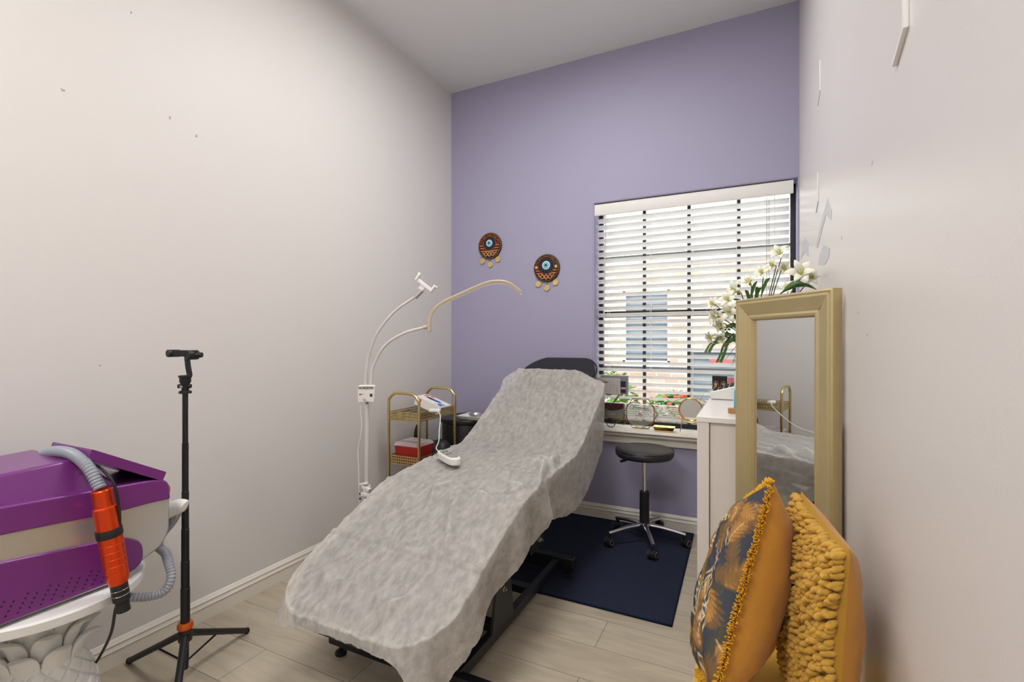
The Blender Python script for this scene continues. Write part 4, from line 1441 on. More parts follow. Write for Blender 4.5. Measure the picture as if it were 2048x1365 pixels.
t2.tube(spline([sc + V(-.022, -.008, .006), sc + V(-.034, -.008, .0), sc + V(-.030, -.008, -.012), sc + V(-.014, -.008, -.008), sc + V(-.012, -.008, .012)], 6), .0009, 6)
t3 = MB().tube(spline([sc + V(x, -.008, z) for x, z in ((-.030, -.036), (-.026, -.026), (-.022, -.040), (-.026, -.060), (-.016, -.062), (-.010, -.050), (-.004, -.060), (.002, -.050), (.006, -.062), (.012, -.052), (.020, -.034), (.018, -.060), (.026, -.052), (.034, -.060), (.044, -.050))], 6), .0012, 6)
obj('lettering', tt, M['sign_ink'], sg, smooth=0)
obj('lettering', t2, M['sign_ink'], sg, smooth=0)
obj('lettering', t3, M['sign_gold'], sg, smooth=0)

gt = thing('trinket_dish', 'small polished gold rectangular dish on the window sill', 'dish', (-.52, 3.39, SZ))
def rr4(x0, x1, y0, y1, z):
    return [(x0, y0, z), (x1, y0, z), (x1, y1, z), (x0, y1, z)]
vs = rr4(-.577, -.465, 3.372, 3.408, SZ) + rr4(-.592, -.450, 3.362, 3.418, SZ + .034) + rr4(-.588, -.454, 3.366, 3.414, SZ + .034) + rr4(-.573, -.469, 3.378, 3.402, SZ + .006)
obj('dish', MB().add(vs, [(3, 2, 1, 0)] + [(a * 4 + k, a * 4 + (k + 1) % 4, (a + 1) * 4 + (k + 1) % 4, (a + 1) * 4 + k) for a in range(3) for k in range(4)] + [(12, 13, 14, 15)]), M['gold_bright'], gt, bevel=.002)
obj('rim', MB().tube([(-.591, 3.363, SZ + .034), (-.451, 3.363, SZ + .034), (-.451, 3.417, SZ + .034), (-.591, 3.417, SZ + .034)], .002, 8, closed=True), M['gold_bright'], gt)

em = thing('eye_mirror', 'gold eye shaped wire table mirror with lashes on sill beside the dresser', 'mirror', (-.36, 3.43, SZ))
ec = V(-.355, 3.43, .820)
up_ = spline([ec + V(-.155, 0, .010), ec + V(-.09, 0, .058), ec + V(0, 0, .078), ec + V(.09, 0, .058), ec + V(.155, 0, .010)], 8)
lo_ = spline([ec + V(-.155, 0, .010), ec + V(-.10, 0, -.046), ec + V(0, 0, -.084), ec + V(.10, 0, -.046), ec + V(.155, 0, .010)], 8)
ef = MB().tube(up_, .0028, 8).tube(lo_, .0028, 8)
for (a, b) in (((-.120, .040), (-.155, .062)), ((-.060, .070), (-.082, .105)), ((0, .078), (0, .116)), ((.060, .070), (.082, .105)), ((.120, .040), (.155, .062))):
    ef.tube([ec + V(a[0], 0, a[1]), ec + V(b[0], 0, b[1])], .0022, 6)
obj('eye_frame', ef, M['gold'], em)
obj('rim', MB().torus(ec, .074, .0055, axis=(0, 1, 0), seg=48, sec=10), M['gold_bright'], em)
obj('mirror_glass', MB().lathe([(0, 0), (.071, 0), (.071, .003), (0, .003)], ec + V(0, .002, 0), 48, axis=(0, -1, 0)), M['mirror'], em)
obj('leg', MB().tube([ec + V(-.055, 0, -.064), ec + V(-.062, 0, -.12), (-.422, 3.42, SZ + .003)], .0028, 8), M['gold'], em)
obj('leg', MB().tube([ec + V(.055, 0, -.064), ec + V(.062, 0, -.12), (-.288, 3.42, SZ + .003)], .0028, 8), M['gold'], em)

# ------------------------------------------------------------------ things on the dresser
DZ = .956
dc = thing('sloped_display', 'white wedge shaped display tray with dark slots on the dresser', 'display', (-.09, 2.93, DZ))
dm = MB().prism([(-.195, DZ + .002), (-.205, DZ + .020), (-.195, DZ + .042), (.02, DZ + .105), (.05, DZ + .105), (.05, DZ)], 'y', 2.90, 3.13)
obj('body', dm, M['cabinet_top'], dc, bevel=.006, bseg=3)
sl = MB()
for k in range(7):
    x = -.175 + k * .028
    for y in (2.945, 3.015, 3.085):
        z = DZ + .0465 + (x + .190) * .293
        sl.box((x, y, z), (.020, .055, .006), Matrix.Rotation(-.285, 3, 'Y'))
obj('slot', sl, M['dark_slot'], dc, smooth=0)
for i, (x, lbl) in enumerate(((-.205, 'black box with an oval portrait, left one of a pair behind the wedge display'), (-.163, 'black box with an oval portrait, right one beside the pink boxes'))):
    t = carton('lash_box', lbl, x, x + .040, 3.16, 3.20, DZ, DZ + .112, M['ink'], group='small boxes on the dresser')
    pc_ = V(x + .020, 3.1595, DZ + .056)
    obj('oval_border', MB().torus(pc_, .026, .0016, axis=(0, 1, 0), seg=24, sec=6, sx=.60), M['bead_gold'], t)
    pf = MB().ball(pc_ + V(0, -.0005, .006), (.008, .001, .011), 10, 8).ball(pc_ + V(0, -.0005, -.012), (.011, .001, .008), 10, 8)
    obj('portrait', pf, M['skin_print'], t)
    obj('hair', MB().ball(pc_ + V(0, 0, .009), (.012, .0008, .014), 10, 8), M['plum'], t)
carton('lash_box', 'slim black box standing at the window end of the dresser', -.206, -.170, 3.204, 3.2085, DZ, DZ + .085, M['ink'], group='small boxes on the dresser')
for i, x in enumerate((-.121, -.099, -.077)):
    carton('pink_box', 'pink small box on the dresser, %s' % ('next to the black portrait box', 'middle one of three pink boxes', 'beside the white box')[i], x, x + .021, 3.16, 3.20, DZ, DZ + .105, M['pink_card'], group='small boxes on the dresser')
carton('white_box', 'small white box standing right of the pink boxes on the dresser', -.052, -.015, 3.16, 3.20, DZ, DZ + .105, M['card_white'], group='small boxes on the dresser')
tb_ = carton('storage_tower', 'tall pale grey plastic storage unit at the back of the dresser', -.083, .10, 2.915, 2.919, DZ + .11, DZ + .12, M['acrylic'])
for c_ in list(tb_.children):
    bpy.data.objects.remove(c_)
tb_.location = (.02, 3.17, DZ)
obj('body', MB().bx(-.010, .15, 3.135, 3.205, DZ, DZ + .30), M['grey_card'], tb_, bevel=.01, bseg=3)
obj('lid', MB().bx(-.014, .154, 3.131, 3.209, DZ + .30, DZ + .318), M['card_white'], tb_, bevel=.006)
sb = carton('skincare_box', 'white box with violet print standing before the grey storage unit', -.075, .0, 2.855, 2.885, DZ, DZ + .155, M['card_white'])
obj('print', MB().bx(-.060, -.02, 2.8543, 2.855, DZ + .125, DZ + .132), M['purple_print'], sb, smooth=0)
obj('print', MB().bx(-.060, -.005, 2.8543, 2.855, DZ + .09, DZ + .106), M['purple_print'], sb, smooth=0)
yc = MB().box((-.180, 3.19, DZ + .003), (.06, .05, .005), Matrix.Rotation(.4, 3, 'Z'))
yp = MB().box((-.188, 2.96, DZ + .042), (.05, .06, .003), Matrix.Rotation(.25, 3, 'Z') @ Matrix.Rotation(-.2, 3, 'Y'))
tag(obj('paper_slip', yp, M['yellow_paper'], loc=(-.188, 2.96, DZ + .04)), 'pale yellow paper slip poking out over the edge of the wedge display', 'paper')
cy = thing('cyan_leaflet', 'turquoise and white folded leaflet in a wooden holder on the dresser', 'leaflet', (-.04, 2.37, DZ))
obj('card', MB().prism([(-.066, DZ + .020), (-.010, DZ + .020), (-.02, DZ + .115), (-.066, DZ + .115)], 'y', 2.384, 2.386), M['card_white'], cy, smooth=0)
obj('card_face', MB().prism([(-.065, DZ + .0205), (-.030, DZ + .0205), (-.062, DZ + .112)], 'y', 2.3825, 2.384), M['cyan_card'], cy, smooth=0)
wh_ = MB().box((-.05, 2.375, DZ + .0125), (.075, .026, .022), Matrix.Rotation(-.15, 3, 'Z'))
tag(obj('card_holder', wh_, M['wood'], loc=(-.05, 2.375, DZ), bevel=.002), 'small oak card holder block under the turquoise leaflet on the dresser', 'card holder')
wh2 = MB().box((-.03, 2.305, DZ + .009), (.045, .022, .017), Matrix.Rotation(.1, 3, 'Z'))
tag(obj('card_holder', wh2, M['wood'], loc=(-.03, 2.305, DZ), bevel=.002), 'smaller oak block in front of the leaflet, touching the mirror edge', 'card holder')

# lily arrangement
fv = thing('lily_vase', 'white artificial lilies with green leaves in a vase on the dresser', 'flowers', (.03, 2.62, DZ))
vx, vy = .03, 2.62
obj('vase', MB().lathe([(0, DZ), (.05, DZ), (.062, DZ + .05), (.055, DZ + .13), (.035, DZ + .19), (.045, DZ + .22), (.041, DZ + .22), (.03, DZ + .19), (0, DZ + .17)], (vx, vy, 0), 32), M['white_plastic'], fv)
def petal_mb(mb, c, d, up, L, W, curl):
    """one pointed petal leaving c along d, bending towards up"""
    d = d.normalized()
    sidev = d.cross(up).normalized()
    nrm = sidev.cross(d).normalized()
    n = 8
    for i in range(n + 1):
        t = i / n
        wv = W * (math.sin(PI * min(1, t * .93 + .05)) ** .8)
        p = c + d * (L * t) + nrm * (L * curl * (t ** 1.5 - 1.3 * t ** 3))
        k = len(mb.v)
        mb.v += [p - sidev * wv + nrm * wv * .35, p, p + sidev * wv + nrm * wv * .35]
        if i:
            mb.f += [(k - 3, k - 2, k + 1, k), (k - 2, k - 1, k + 2, k + 1)]
def lily(c, face, size, parent):
    c, face = Vector(c), Vector(face).normalized()
    a = face.cross(V(0, 0, 1))
    a = a.normalized() if a.length > .1 else V(1, 0, 0)
    b = face.cross(a).normalized()
    mb = MB()
    for k in range(6):
        an = k * PI / 3 + random.uniform(-.12, .12)
        d = (a * math.cos(an) + b * math.sin(an)) * .85 + face * (.62 if k % 2 else .45)
        petal_mb(mb, c + face * .002, d, face, size * random.uniform(.9, 1.08), size * (.24 if k % 2 else .29), .42)
    o = obj('lily', mb, M['petal'], parent, smooth=180, solid=.0008)
    core = MB().lathe([(0, -size * .30), (size * .07, -size * .22), (size * .13, .0), (size * .10, size * .12), (0, size * .14)], c, 10, axis=face)
    for k in range(5):
        an = k * 2 * PI / 5
        d = (a * math.cos(an) + b * math.sin(an)) * .3 + face
        core.tube([c, c + d.normalized() * size * .55], .0012, 5)
        core.ball(c + d.normalized() * size * .56, (.003, .003, .003), 6, 4)
    obj('stamen', core, M['petal_core'], o)
    return o
LIL = [((.130, 2.628, 1.690), (-.3, -.7, .6), .062), ((.105, 2.616, 1.640), (-.6, -.6, .1), .045), ((.140, 2.631, 1.625), (.3, -.8, .0), .045), ((.054, 2.59, 1.600), (-.3, -.8, .4), .046),
       ((.0, 2.563, 1.552), (-.4, -.5, .7), .062), ((-.051, 2.538, 1.515), (-.7, -.5, .3), .070), ((.200, 2.425, 1.567), (-.15, -.9, .35), .075), ((.238, 2.440, 1.553), (.0, -.95, .1), .046),
       ((.160, 2.60, 1.520), (-.2, -.8, .5), .05), ((-.150, 2.487, 1.452), (-.6, -.6, .3), .048), ((-.089, 2.50, 1.470), (-.3, -.8, .3), .058), ((-.136, 2.496, 1.395), (-.8, -.5, .0), .062),
       ((-.083, 2.49, 1.415), (-.3, -.9, .0), .066), ((-.118, 2.50, 1.360), (-.5, -.7, -.3), .055), ((-.160, 2.485, 1.305), (-.7, -.5, -.4), .045), ((-.120, 2.498, 1.300), (-.2, -.8, -.4), .044)]
nk_ = V(vx, vy, DZ + .20)
for c, f_, s in LIL:
    s *= .86
    lily(c, f_, s, fv)
    p = Vector(c) - Vector(f_).normalized() * s * .3
    mid = nk_.lerp(p, .55) + V(0, .02, .04)
    obj('stem', MB().tube(spline([nk_, mid, p], 8), .0022, 6), M['stem'], fv)
def leaf_blade(a, b, w_, lift=.02):
    a, b = Vector(a), Vector(b)
    mb = MB()
    d = (b - a)
    side = d.cross(V(0, -.8, .6)).normalized()
    n = 8
    for i in range(n + 1):
        t = i / n
        p = a + d * t + V(0, 0, lift * math.sin(PI * t))
        wv = w_ * math.sin(PI * (t * .94 + .04)) ** .8
        k = len(mb.v)
        mb.v += [p - side * wv, p + V(0, .003, .003), p + side * wv]
        if i:
            mb.f += [(k - 3, k - 2, k + 1, k), (k - 2, k - 1, k + 2, k + 1)]
    obj('leaf', mb, M['leaf'], fv, smooth=180, solid=.0008)
for a, b, w_ in (((-.06, 2.51, 1.30), (-.145, 2.48, 1.285), .013), ((-.03, 2.53, 1.37), (-.105, 2.49, 1.385), .011), ((-.03, 2.53, 1.33), (-.10, 2.49, 1.345), .011), ((-.02, 2.52, 1.36), (-.055, 2.47, 1.30), .013),
               ((-.04, 2.52, 1.40), (-.09, 2.50, 1.43), .010), ((.13, 2.45, 1.50), (.215, 2.42, 1.525), .014), ((.12, 2.46, 1.49), (.24, 2.44, 1.515), .011), ((.02, 2.58, 1.47), (.05, 2.57, 1.53), .009),
               ((.03, 2.58, 1.46), (.03, 2.55, 1.535), .008), ((0, 2.56, 1.45), (-.02, 2.54, 1.52), .008), ((-.02, 2.53, 1.30), (-.09, 2.49, 1.27), .010), ((-.01, 2.5, 1.40), (.015, 2.4, 1.39), .010), ((-.02, 2.52, 1.33), (-.13, 2.48, 1.335), .010), ((-.03, 2.52, 1.35), (-.12, 2.47, 1.415), .009), ((-.04, 2.52, 1.28), (-.12, 2.48, 1.245), .010), ((-.02, 2.53, 1.42), (-.07, 2.50, 1.475), .009), ((.05, 2.58, 1.50), (.085, 2.57, 1.575), .008), ((.0, 2.56, 1.47), (.03, 2.55, 1.56), .008), ((.16, 2.44, 1.51), (.255, 2.43, 1.50), .011)):
    leaf_blade(a, b, w_)
for pts in ([(-.04, 2.54, 1.36), (-.081, 2.524, 1.350), (-.128, 2.50, 1.286), (-.162, 2.484, 1.262), (-.181, 2.474, 1.226)], [(-.03, 2.54, 1.34), (-.064, 2.532, 1.31), (-.102, 2.513, 1.262), (-.117, 2.506, 1.215), (-.132, 2.498, 1.179)]):
    P = spline(pts, 6)
    vm = MB().tube(P, .0014, 5)
    for k in range(6, len(P)):
        for sgn in (-1, 1):
            vm.ball(P[k] + V(.008 * sgn, 0, .003), (.007, .002, .0045), 6, 4, Matrix.Rotation(.5 * sgn, 3, 'Y'))
    obj('trailing_vine', vm, M['leaf'], fv)
for pts in ([(-.02, 2.55, 1.30), (-.053, 2.537, 1.262), (-.081, 2.524, 1.226), (-.106, 2.511, 1.186)], [(-.02, 2.55, 1.29), (-.047, 2.54, 1.238), (-.064, 2.532, 1.203), (-.077, 2.526, 1.16)], [(-.03, 2.54, 1.32), (-.09, 2.52, 1.30), (-.15, 2.49, 1.26)]):
    obj('grass_blade', MB().tube(spline(pts, 6), lambda t: .0022 * (1 - t * .7), 5), M['stem'], fv)

# ------------------------------------------------------------------ pouf and cushions
pf_ = MB()
def superbox(u, v):
    a = 2 * PI * u
    return a
pz_ = [(.02, .93), (.0, .0)]
def pouf_fn(x0, x1, y0, y1, z0, z1, r):
    mb = MB()
    mb.bx(x0, x1, y0, y1, z0, z1)
    return mb
pouf = thing('pouf', 'yellow velvet pouf seat under the cushions, against the right wall', 'pouf', (.055, 1.34, 0))
obj('seat', MB().bx(-.150, .258, .96, 1.785, .03, .330), M['mustard_seat'], pouf, bevel=.045, bseg=5)
for (x, y) in ((-.11, 1.0), (.21, 1.0), (-.11, 1.74), (.21, 1.74)):
    obj('foot', MB().cyl((x, y, 0), (x, y, .04), .018, 14), M['wood'], pouf)

def cushion_pt(c, e1, e2, n, h1, h2, a, b, side, th, sag=0.06):
    """a,b in -1..1 ; side +1 front, -1 back"""
    f = max(0.0, (1 - abs(a) ** 2.6)) ** .55 * max(0.0, (1 - abs(b) ** 2.6)) ** .55
    pa = a * (1 - sag * (1 - b * b) * abs(a) ** 3)
    pb = b * (1 - sag * (1 - a * a) * abs(b) ** 3)
    w_ = .006 * mnoise.fractal(Vector((a * 3.1, b * 3.1, side * 5.0)), .8, 2, 3)
    return c + e1 * (h1 * pb) + e2 * (h2 * pa) + n * (side * th * f + w_ * f * 1.6)

# leaf print cushion
P1, P2, P3 = V(.0537, 1.364, .930), V(-.068, 1.137, .50), V(.004, 1.724, .805)
e1v = (P1 - P2)
e2v = (P3 - P1)
h1, h2 = e1v.length / 2, e2v.length / 2 + .01
e1 = e1v.normalized()
e2 = (e2v - e1 * e2v.dot(e1)).normalized()
n1 = e1.cross(e2).normalized()
if n1.x > 0:
    n1 = -n1
cc1 = P2 + e1v / 2 + e2 * h2
lc = thing('leaf_cushion', 'navy cushion with gold tropical leaf print and fringed mustard back', 'cushion', (cc1.x, cc1.y, .335))
NU = 220
def paint_leafs():
    """colour of each grid vertex of the printed face (a design printed on the cloth)"""
    rnd = random.Random(5)
    base = lin((.29, .305, .335))
    dark = lin((.21, .21, .235))
    img = {}
    strokes = []
    def frond(x, y, ang, L, n, col, rib, spread, wd, bend=.5):
        px, py = x, y
        pts = []
        for i in range(n + 1):
            t = i / n
            a_ = ang + bend * t
            pts.append((px, py, a_))
            px += math.cos(a_) * L / n
            py += math.sin(a_) * L / n
        for i, (qx, qy, a_) in enumerate(pts[1:]):
            t = (i + 1) / n
            ll = spread * math.sin(PI * (.15 + .8 * t))
            for s in (-1, 1):
                b_ = a_ + s * (1.0 - .45 * t)
                strokes.append((qx, qy, qx + math.cos(b_) * ll, qy + math.sin(b_) * ll, wd, col))
        if rib:
            for (qx, qy, _), (rx, ry, _) in zip(pts, pts[1:]):
                strokes.append((qx, qy, rx, ry, wd * .5, rib))
    orange = lin((.74, .54, .30))
    brown = lin((.50, .38, .24))
    cream = lin((.90, .84, .66))
    olive = lin((.36, .33, .24))
    for _ in range(26):
        frond(rnd.uniform(-1, 1), rnd.uniform(-1, 1), rnd.uniform(0, 6.28), .34, 6, olive, None, .15, .026)
    kinds = 0
    for i in range(10):
        for j in range(9):
            x = -1.0 + 2.0 * (i + .5 + rnd.uniform(-.3, .3)) / 10
            y = -1.0 + 2.0 * (j + .5 * (i % 2) + rnd.uniform(-.3, .3)) / 9
            a_ = rnd.uniform(0, 6.28)
            kinds += 1
            if kinds % 4 == 0:
                frond(x, y, a_, .34, 4, cream, cream, .19, .022, .3)
            elif kinds % 4 == 2:
                frond(x, y, a_, .36, 7, brown, None, .15, .030)
            else:
                frond(x, y, a_, .36, 7, brown, None, .17, .036)
                frond(x + .02, y + .015, a_ + .08, .33, 7, orange, cream if kinds % 3 == 0 else None, .13, .024)
    pale = lin((.86, .74, .66))
    for (x, y) in ((-.62, -.55), (-.30, -.62), (-.5, .1)):
        for _ in range(26):
            px, py = x + rnd.gauss(0, .05), y + rnd.gauss(0, .10)
            strokes.append((px, py, px + .02, py + .01, .026, pale if rnd.random() < .75 else brown))
    return base, dark, strokes
base_c, dark_c, strokes = paint_leafs()
def leaf_mesh():
    mb = MB()
    mb.grid(lambda u, v: cushion_pt(cc1, e1, e2, n1, h1, h2, u * 2 - 1, v * 2 - 1, 1, .078), NU, NU)
    return mb
lf = obj('printed_cover', leaf_mesh(), M['leaf_print'], lc, smooth=180)
at = lf.data.attributes.new('print', 'FLOAT_COLOR', 'POINT')
vals = []
W1 = NU + 1
cols = [None] * (W1 * W1)
for j in range(W1):
    for i in range(W1):
        x, y = i / NU * 2 - 1, j / NU * 2 - 1
        k = .5 + .5 * mnoise.noise(Vector((x * 3, y * 3, 8)))
        cols[j * W1 + i] = [base_c[q] * (1 - k * .5) + dark_c[q] * k * .5 for q in range(3)]
for (x0, y0, x1, y1, wd, col) in strokes:
    i0, i1 = int((min(x0, x1) - wd + 1) / 2 * NU), int((max(x0, x1) + wd + 1) / 2 * NU) + 1
    j0, j1 = int((min(y0, y1) - wd + 1) / 2 * NU), int((max(y0, y1) + wd + 1) / 2 * NU) + 1
    L2 = max(1e-6, (x1 - x0) ** 2 + (y1 - y0) ** 2)
    for j in range(max(0, j0), min(NU, j1) + 1):
        for i in range(max(0, i0), min(NU, i1) + 1):
            x, y = i / NU * 2 - 1, j / NU * 2 - 1
            t = max(0, min(1, ((x - x0) * (x1 - x0) + (y - y0) * (y1 - y0)) / L2))
            d = math.hypot(x - x0 - t * (x1 - x0), y - y0 - t * (y1 - y0))
            wl_ = wd * (1 - .75 * abs(t - .35))
            if d < wl_:
                k = min(1, (wl_ - d) / .012) * (.75 + .25 * mnoise.noise(Vector((x * 60, y * 14, 1))))
                k = max(0, min(1, k))
                c_ = cols[j * W1 + i]
                cols[j * W1 + i] = [c_[q] * (1 - k) + col[q] * k for q in range(3)]
flat = []
for c_ in cols:
    flat += [c_[0], c_[1], c_[2], 1.0]
if len(lf.data.vertices) == W1 * W1:
    at.data.foreach_set('color', flat)
obj('back_cover', MB().grid(lambda u, v: cushion_pt(cc1, e1, e2, n1, h1, h2, u * 2 - 1, v * 2 - 1, -1, .118), 60, 60), M['mustard'], lc, smooth=180)
# fringe of short looped threads all along the seam
fg = MB()
def seam(t):
    t = t % 4
    k = int(t)
    s = (t - k) * 2 - 1
    a, b = ((s, -1), (1, s), (-s, 1), (-1, -s))[k]
    return cushion_pt(cc1, e1, e2, n1, h1, h2, a, b, 1, 0), a, b
NF = 2600
for k in range(NF):
    t = 4 * k / NF + random.uniform(-.001, .001)
    p, a, b = seam(t)
    if abs(abs(a) - abs(b)) < .05:
        continue
    o_ = (e2 * (a if abs(a) > .999 else 0) + e1 * (b if abs(b) > .999 else 0)).normalized()
    tt_ = seam(t + .01)[0] - p
    q = p + o_ * random.uniform(.012, .025) * min(1, .35 + 3.2 * max(0, abs(abs(a) - abs(b)) - .05)) + n1 * random.uniform(-.004, .016) + tt_.normalized() * random.uniform(-.006, .006)
    fg.tube([p - o_ * .003, p.lerp(q, .6) + n1 * random.uniform(-.002, .002), q], .0014, 4)
fo = obj('fringe', fg, M['fringe'], lc, smooth=180)
fo['kind'] = 'stuff'

# shaggy mustard cushion
Q2, Q1 = V(.185, 1.195, .845), V(.132, 1.61, .845)
g2 = (Q1 - Q2).normalized()
g1 = V(.05, 0, 1).normalized()
gn = g1.cross(g2).normalized()
if gn.x > 0:
    gn = -gn
cc2 = (Q1 + Q2) / 2 - g1 * .245
k1, k2 = .25, (Q1 - Q2).length / 2
sh = thing('shaggy_cushion', 'mustard cushion with shaggy chenille front leaning on the right wall', 'cushion', (cc2.x, cc2.y, .335))
obj('back_cover', MB().grid(lambda u, v: cushion_pt(cc2, g1, g2, gn, k1, k2, u * 2 - 1, v * 2 - 1, -1, .070, .03), 50, 50), M['mustard'], sh, smooth=180)
obj('front_cover', MB().grid(lambda u, v: cushion_pt(cc2, g1, g2, gn, k1, k2, u * 2 - 1, v * 2 - 1, 1, .048, .03), 50, 50), M['shag_base'], sh, smooth=180)
sg_ = MB()
rn = random.Random(3)
nb = 34
for j in range(nb):
    for i in range(nb):
        a = (i + .5 + rn.uniform(-.3, .3)) / nb * 1.96 - .98
        b = (j + .5 + rn.uniform(-.3, .3)) / nb * 1.96 - .98
        if -.985 < b < .985:
            p = cushion_pt(cc2, g1, g2, gn, k1, k2, a, b, 1, .048, .03)
            dirv = (gn * 1.0 + g1 * rn.uniform(-.7, .05) + g2 * rn.uniform(-.45, .35) + g2 * a * .3 + g1 * (.5 * max(0, b - .6))).normalized()
            L = rn.uniform(.018, .030)
            zax = dirv
            xax = zax.cross(V(0, 1, .3)).normalized()
            yax = zax.cross(xax)
            Rm = Matrix((xax, yax, zax)).transposed()
            rr_ = rn.uniform(.0066, .0086)
            sg_.ball(p + dirv * L * .45, (rr_, rr_, L * .62), 8, 6, Rm)
so = obj('chenille_pile', sg_, M['shag'], sh, smooth=180)
so['kind'] = 'stuff'

# ------------------------------------------------------------------ pineapple side table
TX, TY, TZ = -1.93, .69, .532
ptb = thing('pineapple_table', 'white side table with sculpted pineapple base carrying the purple machine', 'side table', (TX, TY, 0))
obj('table_top', MB().lathe([(0, TZ - .036), (.235, TZ - .036), (.245, TZ - .030), (.248, TZ - .006), (.243, TZ), (0, TZ)], (TX, TY, 0), 64), M['plaster'], ptb)
def pine(u, v):
    a = 2 * PI * u
    z = .015 + .335 * v
    r = .128 * math.sin(PI * (.16 + .70 * v)) ** .75
    p1 = a * 13 / (2 * PI) * 2 + v * 13
    p2 = a * 13 / (2 * PI) * 2 - v * 13
    d = min(abs((p1 % 2) - 1), abs((p2 % 2) - 1))
    d1 = abs(((p1 + 1) % 2) - 1)
    d2 = abs(((p2 + 1) % 2) - 1)
    k = min(d1, d2)
    r += .008 * min(1, k * 3.2) - .003
    return (TX + r * math.cos(a), TY + r * math.sin(a), z)
obj('pineapple_body', MB().grid(pine, 260, 130), M['plaster'], ptb, smooth=60)
obj('foot', MB().lathe([(0, 0), (.11, 0), (.115, .01), (.10, .03), (0, .04)], (TX, TY, 0), 40), M['plaster'], ptb)
lvs = MB()
for row, (z0, r0, L, nn, tiltl) in enumerate(((.300, .080, .125, 8, .50), (.345, .072, .120, 7, .50), (.385, .062, .105, 7, .55), (.42, .05, .085, 6, .5))):
    for k in range(nn):
        a = 2 * PI * (k + .5 * (row % 2)) / nn + row * .2
        rd = V(math.cos(a), math.sin(a), 0)
        tg = V(-math.sin(a), math.cos(a), 0)
        base = V(TX, TY, z0) + rd * r0
        def lfp(u, v, base=base, rd=rd, tg=tg, L=L, tiltl=tiltl):
            # fleshy leaf: up and outward, tip curling over
            ang = 2 * PI * u
            t = v
            c = base + V(0, 0, L * .95 * (t - .30 * t ** 3)) + rd * (tiltl * L * (.25 * t + .85 * t ** 3))
            wv = .060 * (t + .2) ** .5 * max(0, 1 - t) ** .62
            return c + tg * (wv * math.cos(ang)) + (rd * .8 - V(0, 0, .35)) * (wv * .42 * math.sin(ang) * (1 if math.sin(ang) < 0 else .55 + .45 * abs(math.sin(ang)) ** 3))
        lvs.grid(lfp, 14, 12)
obj('leaf_crown', lvs, M['plaster'], ptb, smooth=180)
obj('core', MB().lathe([(.07, .30), (.075, .40), (.06, .496), (0, .4965)], (TX, TY, 0), 24), M['plaster'], ptb)

# ------------------------------------------------------------------ purple beauty machine
mc = thing('laser_machine', 'purple and silver desktop beauty machine with orange handpiece on pineapple table', 'machine', (-1.93, .60, TZ))
XF = -1.75
def yz(mb, pts, x0, x1):
    return mb.prism(pts, 'x', x0, x1)
def roundpoly(pts, r, n=5):
    """round the corners of a 2-D polygon; r may be a list"""
    out = []
    m = len(pts)
    for i in range(m):
        p = Vector(pts[i]).to_2d() if len(pts[i]) > 2 else Vector(pts[i])
        a = Vector(pts[i - 1])
        b = Vector(pts[(i + 1) % m])
        ri = r[i] if hasattr(r, '__len__') else r
        da, db = (a - p), (b - p)
        la, lb = da.length, db.length
        ri = min(ri, la * .48, lb * .48)
        if ri < 1e-5:
            out.append(tuple(p))
            continue
        A, B = p + da / la * ri, p + db / lb * ri
        for k in range(n + 1):
            t = k / n
            q = A * (1 - t) ** 2 + p * 2 * t * (1 - t) + B * t * t
            out.append(tuple(q))
    return out
body = roundpoly([(.20, .536), (.845, .536), (.862, .570), (.925, .598), (.950, .640), (.952, .780), (.20, .800)], [.01, .02, .03, .03, .03, .02, .01])
obj('housing', yz(MB(), body, -2.13, XF), M['silver'], mc, bevel=.022, bseg=5)
up = roundpoly([(.20, .792), (.56, .772), (.80, .752), (.90, .752), (.953, .748), (.945, .815), (.90, .826), (.20, .868)], [.01, .03, .03, .02, .01, .03, .02, .01])
obj('upper_cover', yz(MB(), up, -2.132, XF + .003), M['purple'], mc, bevel=.018, bseg=5)
bon = MB()
b0 = [(-1.775, .20, .855), (-1.775, .830, .815), (-2.10, .830, .815), (-2.10, .20, .855)]
b1_ = [(-1.805, .20, .905), (-1.800, .720, .930), (-2.08, .720, .930), (-2.08, .20, .905)]
bon.add(b0 + b1_, [(3, 2, 1, 0), (4, 5, 6, 7), (0, 1, 5, 4), (1, 2, 6, 5), (2, 3, 7, 6), (3, 0, 4, 7)])
obj('bonnet', bon, M['purple'], mc, bevel=.008, bseg=3)
# sloped screen slab
def sy_(y, off):
    return .953 + (.845 - .953) * (y - .747) / (.935 - .747) + off
scr = roundpoly([(.735, sy_(.735, 0)), (.940, sy_(.940, 0)), (.928, sy_(.928, -.034)), (.727, sy_(.727, -.034))], .004, 3)
so_ = obj('screen_case', yz(MB(), scr, -1.990, XF + .002), M['purple'], mc, bevel=.004, bseg=3)
obj('screen', MB().add([(-1.97, .752, sy_(.752, .0012)), (-1.77, .752, sy_(.752, .0012)), (-1.77, .922, sy_(.922, .0012)), (-1.97, .922, sy_(.922, .0012)),
    (-1.97, .752, sy_(.752, -.002)), (-1.77, .752, sy_(.752, -.002)), (-1.77, .922, sy_(.922, -.002)), (-1.97, .922, sy_(.922, -.002))],
    [(0, 1, 2, 3), (7, 6, 5, 4), (0, 4, 5, 1), (1, 5, 6, 2), (2, 6, 7, 3), (3, 7, 4, 0)]), M['dark_slot'], so_, smooth=0)
sp = roundpoly([(.20, .540), (.815, .5465), (.868, .570), (.866, .640), (.815, .672), (.56, .703), (.20, .740)], [.01, .03, .03, .05, .05, .03, .01], 6)
spo = obj('side_panel', yz(MB(), sp, XF - .004, XF + .010), M['purple'], mc, bevel=.004, bseg=3)
vh = MB()
